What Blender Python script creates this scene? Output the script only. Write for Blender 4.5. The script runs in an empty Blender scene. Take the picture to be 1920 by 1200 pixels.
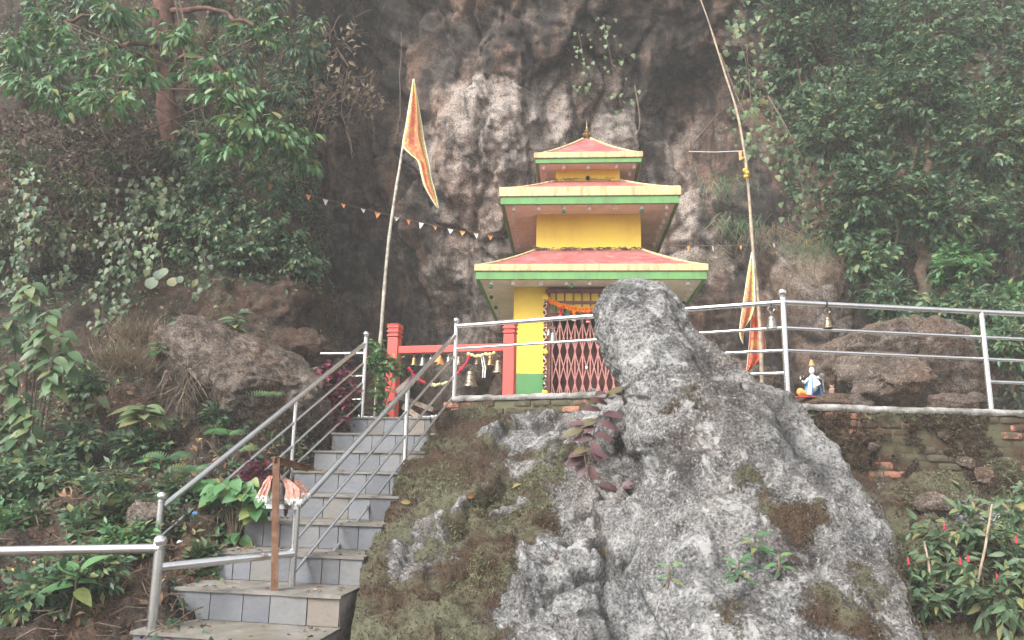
import bpy, math, random
import numpy as np
from mathutils import Vector, Matrix

random.seed(5)
RNG = np.random.RandomState(11)
SC = bpy.context.scene
COL = SC.collection
R = math.radians

# ------------------------------------------------------------------ camera
FPX, PITCH, ROLL = 1450.0, math.atan(290 / 1450.0), R(1.0)
cam_data = bpy.data.cameras.new('camera')
cam_data.sensor_width = 36.0
cam_data.lens = 36.0 * FPX / 1920.0
cam_data.clip_start = 0.05
cam_data.clip_end = 1000.0
cam = bpy.data.objects.new('camera', cam_data)
COL.objects.link(cam)
cam.matrix_world = Matrix.Rotation(R(90) + PITCH, 4, 'X') @ Matrix.Rotation(ROLL, 4, 'Z')
SC.camera = cam

# ------------------------------------------------------------------ sky, sun, exposure
SUN_EL, SUN_AZ = R(42), R(222)      # high, behind the camera and a little to its left
world = bpy.data.worlds.new('World')
SC.world = world
world.use_nodes = True
wn = world.node_tree
wn.nodes.clear()
sky = wn.nodes.new('ShaderNodeTexSky')
sky.sky_type = 'NISHITA'
sky.sun_disc = False
sky.sun_elevation = SUN_EL
sky.sun_rotation = SUN_AZ
sky.dust_density = 4.0
sky.air_density = 1.0
hsv = wn.nodes.new('ShaderNodeHueSaturation')
hsv.inputs['Saturation'].default_value = 0.2
bg = wn.nodes.new('ShaderNodeBackground')
bg.inputs['Strength'].default_value = 0.15
wo = wn.nodes.new('ShaderNodeOutputWorld')
wn.links.new(sky.outputs[0], hsv.inputs['Color'])
wn.links.new(hsv.outputs[0], bg.inputs['Color'])
wn.links.new(bg.outputs[0], wo.inputs['Surface'])

sun_data = bpy.data.lights.new('sun', 'SUN')
sun_data.energy = 1.5
sun_data.angle = R(25)
sun_data.color = (1.0, 0.97, 0.92)
sun = bpy.data.objects.new('sun', sun_data)
COL.objects.link(sun)
sd = Vector((math.sin(SUN_AZ) * math.cos(SUN_EL), math.cos(SUN_AZ) * math.cos(SUN_EL), math.sin(SUN_EL)))
sun.rotation_euler = sd.to_track_quat('Z', 'Y').to_euler()

vs = SC.view_settings
vs.view_transform = 'Standard'
vs.look = 'None'
vs.gamma = 1.0
vs.use_curve_mapping = False
vs.exposure = 1.45
SC.cycles.use_denoising = True
SC.cycles.max_bounces = 4
SC.cycles.diffuse_bounces = 3
SC.cycles.glossy_bounces = 2
SC.cycles.transmission_bounces = 2
SC.cycles.use_adaptive_sampling = True
SC.cycles.adaptive_threshold = 0.03
SC.cycles.transparent_max_bounces = 4
SC.cycles.volume_bounces = 1
SC.cycles.caustics_reflective = False
SC.cycles.caustics_refractive = False

# ------------------------------------------------------------------ measuring: a point seen at a photo pixel, Y metres ahead
def at(px, py, Y):
    u, v = (px - 960) / FPX, (600 - py) / FPX
    c, s = math.cos(ROLL), math.sin(ROLL)
    u, v = u * c - v * s, u * s + v * c
    y = math.cos(PITCH) - v * math.sin(PITCH)
    z = math.sin(PITCH) + v * math.cos(PITCH)
    return Vector((u * Y / y, Y, z * Y / y))

# ------------------------------------------------------------------ noise
_rs = np.random.RandomState(3)
PERM = _rs.permutation(256)
GRAD = _rs.normal(size=(256, 3))
GRAD /= np.linalg.norm(GRAD, axis=1)[:, None]

def pnoise(P):
    P = np.asarray(P, float)
    I = np.floor(P).astype(np.int64)
    f = P - I
    w = f * f * f * (f * (f * 6 - 15) + 10)
    out = np.zeros(P.shape[:-1])
    for dx in (0, 1):
        for dy in (0, 1):
            for dz in (0, 1):
                h = PERM[(I[..., 0] + dx) & 255]
                h = PERM[(h + I[..., 1] + dy) & 255]
                h = PERM[(h + I[..., 2] + dz) & 255]
                g = GRAD[h]
                d = g[..., 0] * (f[..., 0] - dx) + g[..., 1] * (f[..., 1] - dy) + g[..., 2] * (f[..., 2] - dz)
                wt = (w[..., 0] if dx else 1 - w[..., 0]) * (w[..., 1] if dy else 1 - w[..., 1]) * (w[..., 2] if dz else 1 - w[..., 2])
                out += d * wt
    return out * 1.5

def fbm(P, o=4, seed=0.0, gain=0.5):
    P = np.asarray(P, float) + seed * 17.31
    a, t = 1.0, 0.0
    for k in range(o):
        t = t + a * pnoise(P)
        P = P * 2.03 + 5.7
        a *= gain
    return t

def ridged(P, o=4, seed=0.0):
    P = np.asarray(P, float) + seed * 11.7
    a, t = 1.0, 0.0
    for k in range(o):
        t = t + a * (1 - 2 * np.abs(pnoise(P)))
        P = P * 2.1 + 3.1
        a *= 0.5
    return t * 0.5

def worley(P, seed=0):
    """nearest and second nearest random cell points: distances, cell number, offset from it"""
    P = np.asarray(P, float) + seed * 7.77
    sh = P.shape[:-1]
    P = P.reshape(-1, 3)
    I = np.floor(P).astype(np.int64)
    n = len(P)
    f1 = np.full(n, 9.0); f2 = np.full(n, 9.0); cid = np.zeros(n, np.int64); off = np.zeros((n, 3))
    for dx in (-1, 0, 1):
        for dy in (-1, 0, 1):
            for dz in (-1, 0, 1):
                J = I + np.array([dx, dy, dz])
                h = PERM[(J[:, 0]) & 255]; h = PERM[(h + J[:, 1]) & 255]; h = PERM[(h + J[:, 2]) & 255]
                v = P - (J + 0.5 + 0.45 * GRAD[h])
                d = np.sqrt((v * v).sum(1))
                m = d < f1
                f2 = np.where(m, f1, np.minimum(f2, d)); f1 = np.where(m, d, f1)
                cid[m] = h[m]; off[m] = v[m]
    return f1.reshape(sh), f2.reshape(sh), cid.reshape(sh), off.reshape(sh + (3,))

def facets(P, seed=0, warp=0.22, tilt=0.7):
    """broken rock: flat tilted faces meeting at sharp edges; also returns the crack mask"""
    Q = P + warp * np.stack([fbm(P * 1.3, 3, seed + 1), fbm(P * 1.3, 3, seed + 2), fbm(P * 1.3, 3, seed + 3)], -1)
    a, b, c, o = worley(Q, seed)
    h = 0.5 * (PERM[c] / 255.0 - 0.5) + tilt * (GRAD[PERM[c]] * o).sum(-1)
    k = sstep(0.0, 0.10, b - a)
    return h * (0.35 + 0.65 * k) - 0.12 * (1 - k), 1 - sstep(0.0, 0.05, b - a)

def blocks(P, seed=0):
    return facets(P, seed)[0]

def sstep(a, b, x):
    t = np.clip((x - a) / (b - a), 0, 1)
    return t * t * (3 - 2 * t)

# ------------------------------------------------------------------ materials
class NT:
    def __init__(s, name):
        s.m = bpy.data.materials.new(name)
        s.m.use_nodes = True
        s.t = s.m.node_tree
        s.t.nodes.clear()
        s.out = s.n('ShaderNodeOutputMaterial')
        s._geo = None
    def n(s, k, **kw):
        x = s.t.nodes.new(k)
        for a, b in kw.items():
            setattr(x, a, b)
        return x
    def l(s, a, b):
        s.t.links.new(a, b)
    def set(s, sock, v):
        if hasattr(v, 'node'):
            s.l(v, sock)
        else:
            if isinstance(v, tuple) and len(v) == 3 and sock.type == 'RGBA':
                v = v + (1,)
            sock.default_value = v
    def pos(s):
        if s._geo is None:
            s._geo = s.n('ShaderNodeNewGeometry')
        return s._geo.outputs['Position']
    def obj(s):
        return s.n('ShaderNodeTexCoord').outputs['Object']
    def scale(s, vec, sc, off=(0, 0, 0), rot=(0, 0, 0)):
        mp = s.n('ShaderNodeMapping')
        s.l(vec, mp.inputs['Vector'])
        mp.inputs['Scale'].default_value = sc
        mp.inputs['Location'].default_value = off
        mp.inputs['Rotation'].default_value = rot
        return mp.outputs[0]
    def noise(s, sc, det=4, rough=0.55, vec=None, dist=0.0):
        x = s.n('ShaderNodeTexNoise')
        s.l(vec if vec is not None else s.pos(), x.inputs['Vector'])
        x.inputs['Scale'].default_value = sc
        x.inputs['Detail'].default_value = det
        x.inputs['Roughness'].default_value = rough
        x.inputs['Distortion'].default_value = dist
        return x.outputs['Fac']
    def voro(s, sc, vec=None, feat='F1', out='Distance'):
        x = s.n('ShaderNodeTexVoronoi', feature=feat)
        s.l(vec if vec is not None else s.pos(), x.inputs['Vector'])
        x.inputs['Scale'].default_value = sc
        return x.outputs[out]
    def ramp(s, fac, stops, interp='LINEAR'):
        x = s.n('ShaderNodeValToRGB')
        x.color_ramp.interpolation = interp
        e = x.color_ramp.elements
        while len(e) < len(stops):
            e.new(0.5)
        for q, (p, c) in zip(e, stops):
            q.position = p
            q.color = (c, c, c, 1) if not isinstance(c, tuple) else c + (1,)
        s.set(x.inputs['Fac'], fac)
        return x.outputs['Color']
    def mix(s, f, a, b, mode='MIX'):
        x = s.n('ShaderNodeMix', data_type='RGBA', blend_type=mode)
        s.set(x.inputs[0], f)
        s.set(x.inputs[6], a)
        s.set(x.inputs[7], b)
        return x.outputs[2]
    def math(s, op, a, b=0.0, clamp=False):
        x = s.n('ShaderNodeMath', operation=op, use_clamp=clamp)
        s.set(x.inputs[0], a)
        s.set(x.inputs[1], b)
        return x.outputs[0]
    def attr(s, name):
        return s.n('ShaderNodeAttribute', attribute_name=name).outputs['Fac']
    def rnd(s):
        return s.n('ShaderNodeObjectInfo').outputs['Random']
    def bump(s, h, st=0.5, dist=0.02, nrm=None):
        x = s.n('ShaderNodeBump')
        x.inputs['Strength'].default_value = st
        x.inputs['Distance'].default_value = dist
        s.set(x.inputs['Height'], h)
        if nrm is not None:
            s.l(nrm, x.inputs['Normal'])
        return x.outputs[0]
    def bsdf(s, col, rough=0.8, metal=0.0, nrm=None, spec=0.3):
        p = s.n('ShaderNodeBsdfPrincipled')
        s.set(p.inputs['Base Color'], col)
        s.set(p.inputs['Roughness'], rough)
        s.set(p.inputs['Metallic'], metal)
        p.inputs['Specular IOR Level'].default_value = spec
        if nrm is not None:
            s.l(nrm, p.inputs['Normal'])
        s.l(p.outputs[0], s.out.inputs['Surface'])
        return p

def paint(name, col, dirt=(0.12, 0.10, 0.08), amt=0.35, rough=0.6, sc=6.0, streak=True):
    t = NT(name)
    v = t.scale(t.pos(), (1, 1, 0.25)) if streak else t.pos()
    n1 = t.noise(sc, 5, 0.65, v)
    n2 = t.noise(sc * 7, 3, 0.6)
    f = t.math('MULTIPLY', t.ramp(n1, [(0.45, 0.0), (0.75, 1.0)]), amt)
    c = t.mix(f, col, dirt)
    c = t.mix(t.ramp(n2, [(0.35, 0.12), (0.6, 0.0)]), c, dirt)
    c = t.mix(0.10, c, t.ramp(t.noise(1.7, 2), [(0.3, 0.15), (0.7, 0.9)]), 'OVERLAY')
    t.bsdf(c, rough, 0, t.bump(t.noise(sc * 9, 3), 0.25, 0.004))
    return t.m

def plain(name, col, rough=0.6, metal=0.0, var=0.2, sc=30.0, bump=0.0):
    t = NT(name)
    n = t.noise(sc, 3)
    d = tuple(c * (1 - var) for c in col)
    b = tuple(min(1, c * (1 + var)) for c in col)
    t.bsdf(t.ramp(n, [(0.3, d), (0.7, b)]), rough, metal, t.bump(n, bump, 0.003) if bump else None)
    return t.m

def leafmat(name, a, b, c=None, objrand=False, trans=0.3, rough=0.42):
    """leaf colours a..b (c: a few odd leaves), per-leaf value from an attribute or the object"""
    t = NT(name)
    r = t.rnd() if objrand else t.attr('tint')
    stops = [(0.0, a), (0.82 if c else 1.0, b)]
    if c:
        stops += [(0.9, c), (1.0, c)]
    col = t.ramp(r, stops)
    col = t.mix(t.ramp(t.noise(60, 2), [(0.4, 0.0), (0.7, 0.35)]), col, tuple(x * 0.6 for x in a))
    p = t.bsdf(col, rough, 0, None, 0.4)
    tr = t.n('ShaderNodeBsdfTranslucent')
    t.set(tr.inputs['Color'], t.mix(0.5, col, (0.25, 0.35, 0.05), 'MULTIPLY') if False else col)
    ms = t.n('ShaderNodeMixShader')
    ms.inputs[0].default_value = trans
    t.l(p.outputs[0], ms.inputs[1])
    t.l(tr.outputs[0], ms.inputs[2])
    t.l(ms.outputs[0], t.out.inputs['Surface'])
    return t.m

# ------------------------------------------------------------------ objects
WM = {}

def wm(o):
    return WM[o.name] if o is not None else Matrix.Identity(4)

def tag(o, label=None, cat=None, group=None, kind=None):
    if label: o['label'] = label
    if cat: o['category'] = cat
    if group: o['group'] = group
    if kind: o['kind'] = kind
    return o

def thing(name, label, cat, loc=(0, 0, 0), rotz=0.0, group=None):
    o = bpy.data.objects.new(name, None)
    COL.objects.link(o)
    o.empty_display_size = 0.1
    o.location = loc
    o.rotation_euler = (0, 0, rotz)
    WM[o.name] = Matrix.Translation(Vector(loc)) @ Matrix.Rotation(rotz, 4, 'Z')
    return tag(o, label, cat, group)

def link(name, me, parent=None, world_m=None):
    """object for mesh me (local coordinates of parent, or placed by a world matrix)"""
    o = bpy.data.objects.new(name, me)
    COL.objects.link(o)
    if parent is not None:
        o.parent = parent
    m = world_m if world_m is not None else wm(parent)
    WM[o.name] = m
    if world_m is not None:
        o.matrix_local = (wm(parent).inverted() @ world_m) if parent is not None else world_m
    return o

def np_mesh(name, V, F, mat=None, smooth=True, attrs=None):
    """V (n,3); F list of index arrays (k,3) / (k,4)"""
    me = bpy.data.meshes.new(name)
    V = np.asarray(V, np.float32)
    if not isinstance(F, (list, tuple)):
        F = [F]
    F = [np.asarray(f, np.int32) for f in F if len(f)]
    nl = sum(f.size for f in F)
    npoly = sum(len(f) for f in F)
    me.vertices.add(len(V))
    me.vertices.foreach_set('co', V.ravel())
    me.loops.add(nl)
    me.loops.foreach_set('vertex_index', np.concatenate([f.ravel() for f in F]))
    me.polygons.add(npoly)
    tot = np.concatenate([np.full(len(f), f.shape[1], np.int32) for f in F])
    st = np.concatenate([[0], np.cumsum(tot)[:-1]]).astype(np.int32)
    me.polygons.foreach_set('loop_start', st)
    if smooth:
        me.polygons.foreach_set('use_smooth', np.ones(npoly, bool))
    me.update(calc_edges=True)
    for k, a in (attrs or {}).items():
        at_ = me.attributes.new(k, 'FLOAT', 'POINT')
        at_.data.foreach_set('value', np.asarray(a, np.float32).ravel())
    if mat:
        me.materials.append(mat)
    return me

def to_local(V, parent):
    if parent is None:
        return np.asarray(V, float)
    M = np.array(wm(parent).inverted())
    V = np.asarray(V, float)
    return V @ M[:3, :3].T + M[:3, 3]

class MB:
    """collects simple shapes in world coordinates (or local ones) and links them as one mesh"""
    def __init__(s):
        s.v, s.f = [], []
    def add(s, vs, fs):
        o = len(s.v)
        s.v += [tuple(x) for x in vs]
        s.f += [tuple(i + o for i in f) for f in fs]
        return s
    def box(s, c, sz, M=None, top=1.0):
        hx, hy, hz = sz[0] / 2, sz[1] / 2, sz[2] / 2
        P = [(-hx, -hy, -hz), (hx, -hy, -hz), (hx, hy, -hz), (-hx, hy, -hz),
             (-hx * top, -hy * top, hz), (hx * top, -hy * top, hz), (hx * top, hy * top, hz), (-hx * top, hy * top, hz)]
        c = Vector(c)
        P = [(M @ Vector(p) if M is not None else Vector(p)) + c for p in P]
        return s.add(P, [(0, 3, 2, 1), (4, 5, 6, 7), (0, 1, 5, 4), (1, 2, 6, 5), (2, 3, 7, 6), (3, 0, 4, 7)])
    def prism(s, bot, top):
        n = len(bot)
        return s.add(list(bot) + list(top), [tuple(range(n))[::-1], tuple(range(n, 2 * n))] + [(i, (i + 1) % n, n + (i + 1) % n, n + i) for i in range(n)])
    def tube(s, path, r, n=8, cap=True):
        path = [Vector(p) for p in path]
        m = len(path)
        rr = r if isinstance(r, (list, tuple, np.ndarray)) else [r] * m
        V, F = [], []
        up = Vector((0.13, 0.21, 1)).normalized()
        for i, p in enumerate(path):
            d = (path[min(i + 1, m - 1)] - path[max(i - 1, 0)])
            d = d.normalized() if d.length > 1e-9 else Vector((0, 0, 1))
            a = d.cross(up)
            if a.length < 1e-3:
                a = d.cross(Vector((1, 0, 0)))
            a.normalize()
            b = d.cross(a)
            for k in range(n):
                t = 2 * math.pi * k / n
                V.append(p + (a * math.cos(t) + b * math.sin(t)) * rr[i])
        for i in range(m - 1):
            for k in range(n):
                F.append((i * n + k, i * n + (k + 1) % n, (i + 1) * n + (k + 1) % n, (i + 1) * n + k))
        if cap:
            F.append(tuple(range(n))[::-1])
            F.append(tuple(range((m - 1) * n, m * n)))
        return s.add(V, F)
    def lathe(s, prof, c=(0, 0, 0), n=16, M=None):
        V, F = [], []
        c = Vector(c)
        for (r, z) in prof:
            for k in range(n):
                t = 2 * math.pi * k / n
                p = Vector((max(r, 1e-4) * math.cos(t), max(r, 1e-4) * math.sin(t), z))
                V.append((M @ p if M is not None else p) + c)
        m = len(prof)
        for i in range(m - 1):
            for k in range(n):
                F.append((i * n + k, i * n + (k + 1) % n, (i + 1) * n + (k + 1) % n, (i + 1) * n + k))
        F.append(tuple(range(n))[::-1])
        F.append(tuple(range((m - 1) * n, m * n)))
        return s.add(V, F)
    def ball(s, c, r, n=10, m=6, sq=(1, 1, 1)):
        prof = [(math.sin(math.pi * i / m), -math.cos(math.pi * i / m)) for i in range(m + 1)]
        M = Matrix.Diagonal((r * sq[0], r * sq[1], r * sq[2]))
        return s.lathe(prof, c, n, M)
    def mesh(s, name, mat, smooth=False):
        me = bpy.data.meshes.new(name)
        me.from_pydata(s.v, [], s.f)
        me.update()
        if smooth:
            me.polygons.foreach_set('use_smooth', np.ones(len(me.polygons), bool))
            me.set_sharp_from_angle(angle=R(40))
        if mat:
            me.materials.append(mat)
        return me
    def build(s, name, mat, parent=None, smooth=False, local=False):
        if parent is not None and not local:
            s.v = [tuple(x) for x in to_local(np.array(s.v), parent)]
        return link(name, s.mesh(name, mat, smooth), parent)
    def single(s, name, mat, base, label, cat, group=None, smooth=False):
        """a top-level thing of one mesh, origin at its base"""
        b = Vector(base)
        s.v = [tuple(Vector(x) - b) for x in s.v]
        o = link(name, s.mesh(name, mat, smooth), None, Matrix.Translation(b))
        return tag(o, label, cat, group)

def bevel(o, w=0.006, seg=2):
    m = o.modifiers.new('bevel', 'BEVEL')
    m.width, m.segments, m.limit_method = w, seg, 'ANGLE'
    return o

# ------------------------------------------------------------------ rock and earth sheets
def cat_w(n, ts):
    W = np.zeros((len(ts), n))
    for q, t in enumerate(ts):
        i = min(int(t), n - 2)
        f = t - i
        w = (-0.5 * f + f * f - 0.5 * f ** 3, 1 - 2.5 * f * f + 1.5 * f ** 3, 0.5 * f + 2 * f * f - 1.5 * f ** 3, -0.5 * f * f + 0.5 * f ** 3)
        for k in range(4):
            W[q, min(max(i - 1 + k, 0), n - 1)] += w[k]
    return W

def grid_faces(nv, nu, wrap=False):
    i = np.arange(nv - 1)[:, None]
    j = np.arange(nu if wrap else nu - 1)[None, :]
    j2 = (j + 1) % nu
    return np.stack([i * nu + j, (i + 1) * nu + j, (i + 1) * nu + j2, i * nu + j2], -1).reshape(-1, 4)

def grid_normals(V, wrap=False):
    du = np.roll(V, -1, 1) - np.roll(V, 1, 1) if wrap else np.gradient(V, axis=1)
    dv = np.gradient(V, axis=0)
    N = np.cross(dv, du)
    return N / (np.linalg.norm(N, axis=-1, keepdims=True) + 1e-9)

def sheet(grid, nu, nv, disp, flip=False):
    """smooth surface through a grid of world points, pushed along its normal by disp(P)"""
    G = np.array([[tuple(p) for p in row] for row in grid])
    Wv, Wu = cat_w(G.shape[0], np.linspace(0, G.shape[0] - 1, nv)), cat_w(G.shape[1], np.linspace(0, G.shape[1] - 1, nu))
    V = np.einsum('vr,rck,uc->vuk', Wv, G, Wu)
    N = grid_normals(V)
    if flip: N = -N
    V = V + N * disp(V)[..., None]
    return V

class Surf:
    """grid of points kept for scattering on it"""
    def __init__(s, V, wrap=False, flip=False):
        s.V = V
        s.N = grid_normals(V, wrap) * (-1 if flip else 1)
        a, b, c = V[:-1, :-1], V[1:, :-1], V[:-1, 1:]
        s.A = np.linalg.norm(np.cross(b - a, c - a), axis=-1)
    def scatter(s, n, mask=None, rng=RNG):
        w = s.A.copy()
        if mask is not None:
            w = w * mask[:-1, :-1]
        w = w.ravel() / w.sum()
        q = rng.choice(len(w), n, p=w)
        i, j = np.unravel_index(q, s.A.shape)
        u, v = rng.rand(n, 1), rng.rand(n, 1)
        V = s.V
        P = V[i, j] * (1 - u) * (1 - v) + V[i + 1, j] * u * (1 - v) + V[i, j + 1] * (1 - u) * v + V[i + 1, j + 1] * u * v
        return P, s.N[i, j]

def cube_sphere(n):
    t = np.tan(np.linspace(-1, 1, n) * math.pi / 4)
    a, b = np.meshgrid(t, t)
    o = np.ones_like(a)
    V, F, k = [], [], 0
    for f in ((o, a, b), (-o, b, a), (b, o, a), (a, -o, b), (a, b, o), (b, a, -o)):
        p = np.stack(f, -1)
        V.append((p / np.linalg.norm(p, axis=-1, keepdims=True)).reshape(-1, 3))
        F.append(grid_faces(n, n)[:, ::-1] + k)
        k += n * n
    return np.concatenate(V), np.concatenate(F)

def boulder(name, label, c, rad, mat, seed=0, amp=0.22, freq=1.6, cuts=7, rot=(0, 0, 0), n=44, cat='boulder', fine=0.03, group=None, parent=None, strata=0.0):
    D, F = cube_sphere(n)
    rs = np.random.RandomState(seed + 100)
    P = D * (1 + amp * fbm(D * freq, 4, seed)[:, None])
    for k in range(cuts):
        nrm = rs.normal(size=3); nrm /= np.linalg.norm(nrm)
        d = P @ nrm - rs.uniform(0.62, 0.9)
        P = P - nrm * np.where(d > 0, d * 0.8, 0)[:, None]
    P = P * np.array(rad)
    if strata:
        P = P + D * (strata * np.abs(((P[:, 2] * 9 + 2 * fbm(P * 2, 2, seed)) % 1) - 0.5))[:, None]
    P = P + D * (0.10 * min(rad) * blocks(P * 1.6 / max(rad[0], 0.3), seed) + fine * fbm(P * 6, 4, seed + 5))[:, None]
    Mx = np.array(Matrix.Rotation(rot[2], 3, 'Z') @ Matrix.Rotation(rot[1], 3, 'Y') @ Matrix.Rotation(rot[0], 3, 'X'))
    P = P @ Mx.T
    me = np_mesh(name, P, F, mat, True)
    o = link(name, me, parent, Matrix.Translation(Vector(c)))
    if parent is None:
        tag(o, label, cat, group)
    return o

# ------------------------------------------------------------------ leaves
def leaf_t(width=0.4, nseg=3, fold=0.25, droop=0.25, shape='lance', wave=0.0):
    """leaf of length 1 along +Y, midrib folded, tip drooping: returns verts, faces"""
    V, F = [], []
    for i in range(nseg + 1):
        t = i / nseg
        if shape == 'heart' and nseg == 4: t = (0, 0.10, 0.32, 0.66, 1)[i]
        if shape == 'lance': w = math.sin(math.pi * min(1, t ** 0.75)) ** 0.9
        elif shape == 'heart': w = float(np.interp(t, (0, 0.10, 0.32, 0.66, 1), (0.3, 0.88, 1.0, 0.62, 0.0)))
        elif shape == 'round': w = math.sqrt(max(0.0, 1 - (2 * t - 1) ** 2))
        elif shape == 'strip': w = 1 - 0.9 * t
        else: w = math.sin(math.pi * t) ** 0.7 if 0 < t < 1 else 0
        w *= width / 2
        z = -droop * t * t
        V += [(-w, t, z + fold * w + wave * math.sin(6 * t)), (0, t, z), (w, t, z + fold * w - wave * math.sin(5 * t))]
    for i in range(nseg):
        a, b = i * 3, i * 3 + 3
        F += [(a, a + 1, b + 1, b), (a + 1, a + 2, b + 2, b + 1)]
    return np.array(V), np.array(F)

def frames(D, U):
    D = np.asarray(D, float); U = np.asarray(U, float)
    Y = D / (np.linalg.norm(D, axis=1, keepdims=True) + 1e-9)
    X = np.cross(Y, U)
    X /= (np.linalg.norm(X, axis=1, keepdims=True) + 1e-9)
    Z = np.cross(X, Y)
    return np.stack([X, Y, Z], 2)          # columns

def leaf_mass(name, P, D, U, S, templ, mat, parent=None, tint=None):
    """many leaves as one mesh"""
    n = len(P)
    if n == 0: return None
    Fr = frames(D, U)
    T, F = templ
    V = np.asarray(P)[:, None, :] + np.einsum('nij,kj->nki', Fr, T) * np.asarray(S).reshape(-1, 1, 1)
    k = len(T)
    FF = (F[None] + (np.arange(n) * k)[:, None, None]).reshape(-1, 4)
    tint = RNG.rand(n) if tint is None else tint
    V = to_local(V.reshape(-1, 3), parent)
    o = link(name, np_mesh(name, V, FF, mat, True, {'tint': np.repeat(tint, k)}), parent)
    o['kind'] = 'stuff'
    return o

LEAFMESH = {}
def leaf_parts(P, D, U, S, key, templ, mat, parent, name='leaf'):
    """each leaf an object of its own, mesh shared"""
    ck = (key, mat.name)
    if ck not in LEAFMESH:
        LEAFMESH[ck] = np_mesh('leaf_' + key, templ[0], templ[1], mat, True)
    me = LEAFMESH[ck]
    Fr = frames(D, U)
    for i in range(len(P)):
        M = Matrix.Translation(Vector(P[i])) @ Matrix(Fr[i].tolist()).to_4x4() @ Matrix.Scale(float(S[i]), 4)
        link(name, me, parent, M)

def foliage(parent, P, D, U, S, templ, key, mats, nparts=0, name='foliage'):
    """nearest nparts leaves as parts, the rest as one mass"""
    P, D, U, S = map(np.asarray, (P, D, U, S))
    if len(P) <= nparts:
        leaf_parts(P, D, U, S, key, templ, mats[1], parent)
        return
    o = np.argsort(np.linalg.norm(P, axis=1) - 2.0 * S)
    a, b = o[:nparts], o[nparts:]
    if nparts: leaf_parts(P[a], D[a], U[a], S[a], key, templ, mats[1], parent)
    leaf_mass(name, P[b], D[b], U[b], S[b], templ, mats[0], parent)

def rnd_dirs(n, rng=RNG):
    d = rng.normal(size=(n, 3))
    return d / np.linalg.norm(d, axis=1, keepdims=True)
# ------------------------------------------------------------------ rock materials
def rock_mat(name, dark, mid, light, lichen=0.5, lich_col=(0.55, 0.55, 0.53), brown=(0.11, 0.075, 0.055), brown_amt=0.4, sc=1.0, moss=False, pale=False, streaks=0.0, bump=1.0, spots=0.6):
    t = NT(name)
    n1 = t.noise(1.3 * sc, 5, 0.65, None, 0.4)
    n2 = t.noise(7 * sc, 5, 0.7)
    n3 = t.noise(45 * sc, 3, 0.7)
    v = t.math('ADD', t.math('MULTIPLY', n1, 0.55), t.math('MULTIPLY', n2, 0.45))
    if pale:
        v = t.math('ADD', v, t.math('MULTIPLY', t.math('SUBTRACT', t.attr('pale'), 0.22), 0.46))
    c = t.ramp(v, [(0.36, dark), (0.5, mid), (0.66, light)])
    bm = t.math('MULTIPLY', t.ramp(t.noise(0.9 * sc, 5, 0.6, t.scale(t.pos(), (1, 1, 0.6), (3.1, 7.7, 1.3))), [(0.46, 0.0), (0.6, 1.0)]), brown_amt)
    c = t.mix(bm, c, t.mix(n2, tuple(x * 0.55 for x in brown), tuple(min(1, x * 1.6) for x in brown)))
    if streaks:
        st = t.noise(3.2, 5, 0.6, t.scale(t.pos(), (1.0, 1.0, 0.12)))
        c = t.mix(t.math('MULTIPLY', t.ramp(st, [(0.5, 0.0), (0.62, 1.0)]), streaks), c, (0.025, 0.023, 0.024))
    # speckle: dark grains, black crusts, pale grains
    c = t.mix(t.ramp(n3, [(0.38, 0.75), (0.5, 0.0)]), c, tuple(x * 0.4 for x in dark))
    n4 = t.noise(21 * sc, 5, 0.75, t.scale(t.pos(), (1, 1, 1), (5.0, 8.0, 2.0)))
    c = t.mix(t.math('MULTIPLY', t.ramp(n4, [(0.33, 1.0), (0.43, 0.0)]), 0.7), c, tuple(x * 0.5 for x in dark))
    gr = t.math('MULTIPLY', t.ramp(n3, [(0.56, 0.0), (0.66, 1.0)]), 0.5)
    if pale:
        gr = t.math('MULTIPLY', gr, t.attr('pale'))
    c = t.mix(gr, c, tuple(min(1, x * 1.45) for x in light))
    lp = t.math('MULTIPLY', t.ramp(t.noise(4.5 * sc, 5, 0.75, t.scale(t.pos(), (1, 1, 1), (9.0, 2.0, 4.0)), 0.6), [(0.54, 0.0), (0.62, 1.0)]), lichen)
    if pale:
        lp = t.math('MULTIPLY', lp, t.attr('pale'))
    c = t.mix(lp, c, t.mix(n4, tuple(x * 0.5 for x in lich_col), lich_col))
    if spots:
        sp = t.math('MULTIPLY', t.ramp(t.noise(17 * sc, 3, 0.6), [(0.66, 0.0), (0.70, 1.0)]), spots)
        c = t.mix(sp, c, tuple(min(1, x * 1.15) for x in lich_col))
    # darker tone wherever the crack mask is set
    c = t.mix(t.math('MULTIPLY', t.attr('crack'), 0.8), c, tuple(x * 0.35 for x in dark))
    h = t.math('ADD', t.math('ADD', t.math('MULTIPLY', n2, 0.8), t.math('MULTIPLY', n4, 0.45)), t.math('MULTIPLY', n3, 0.2))
    if moss:
        ma = t.math('ADD', t.attr('moss'), t.math('MULTIPLY', t.math('ADD', t.math('SUBTRACT', n2, 0.5), t.math('SUBTRACT', n4, 0.5)), 1.5))
        mm = t.ramp(ma, [(0.40, 0.0), (0.62, 1.0)])
        mn = t.noise(90, 3, 0.7)
        mc = t.mix(t.ramp(t.noise(1.9, 4, 0.6), [(0.42, 0.0), (0.58, 1.0)]),
                   t.mix(mn, (0.035, 0.022, 0.015), (0.13, 0.085, 0.058)), t.mix(mn, (0.055, 0.055, 0.03), (0.23, 0.23, 0.15)))
        c = t.mix(mm, c, mc)
        h = t.math('ADD', h, t.math('MULTIPLY', mm, t.math('MULTIPLY', mn, 0.5)))
    t.bsdf(c, 0.92, 0, t.bump(h, bump, 0.05), 0.15)
    return t.m

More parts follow.
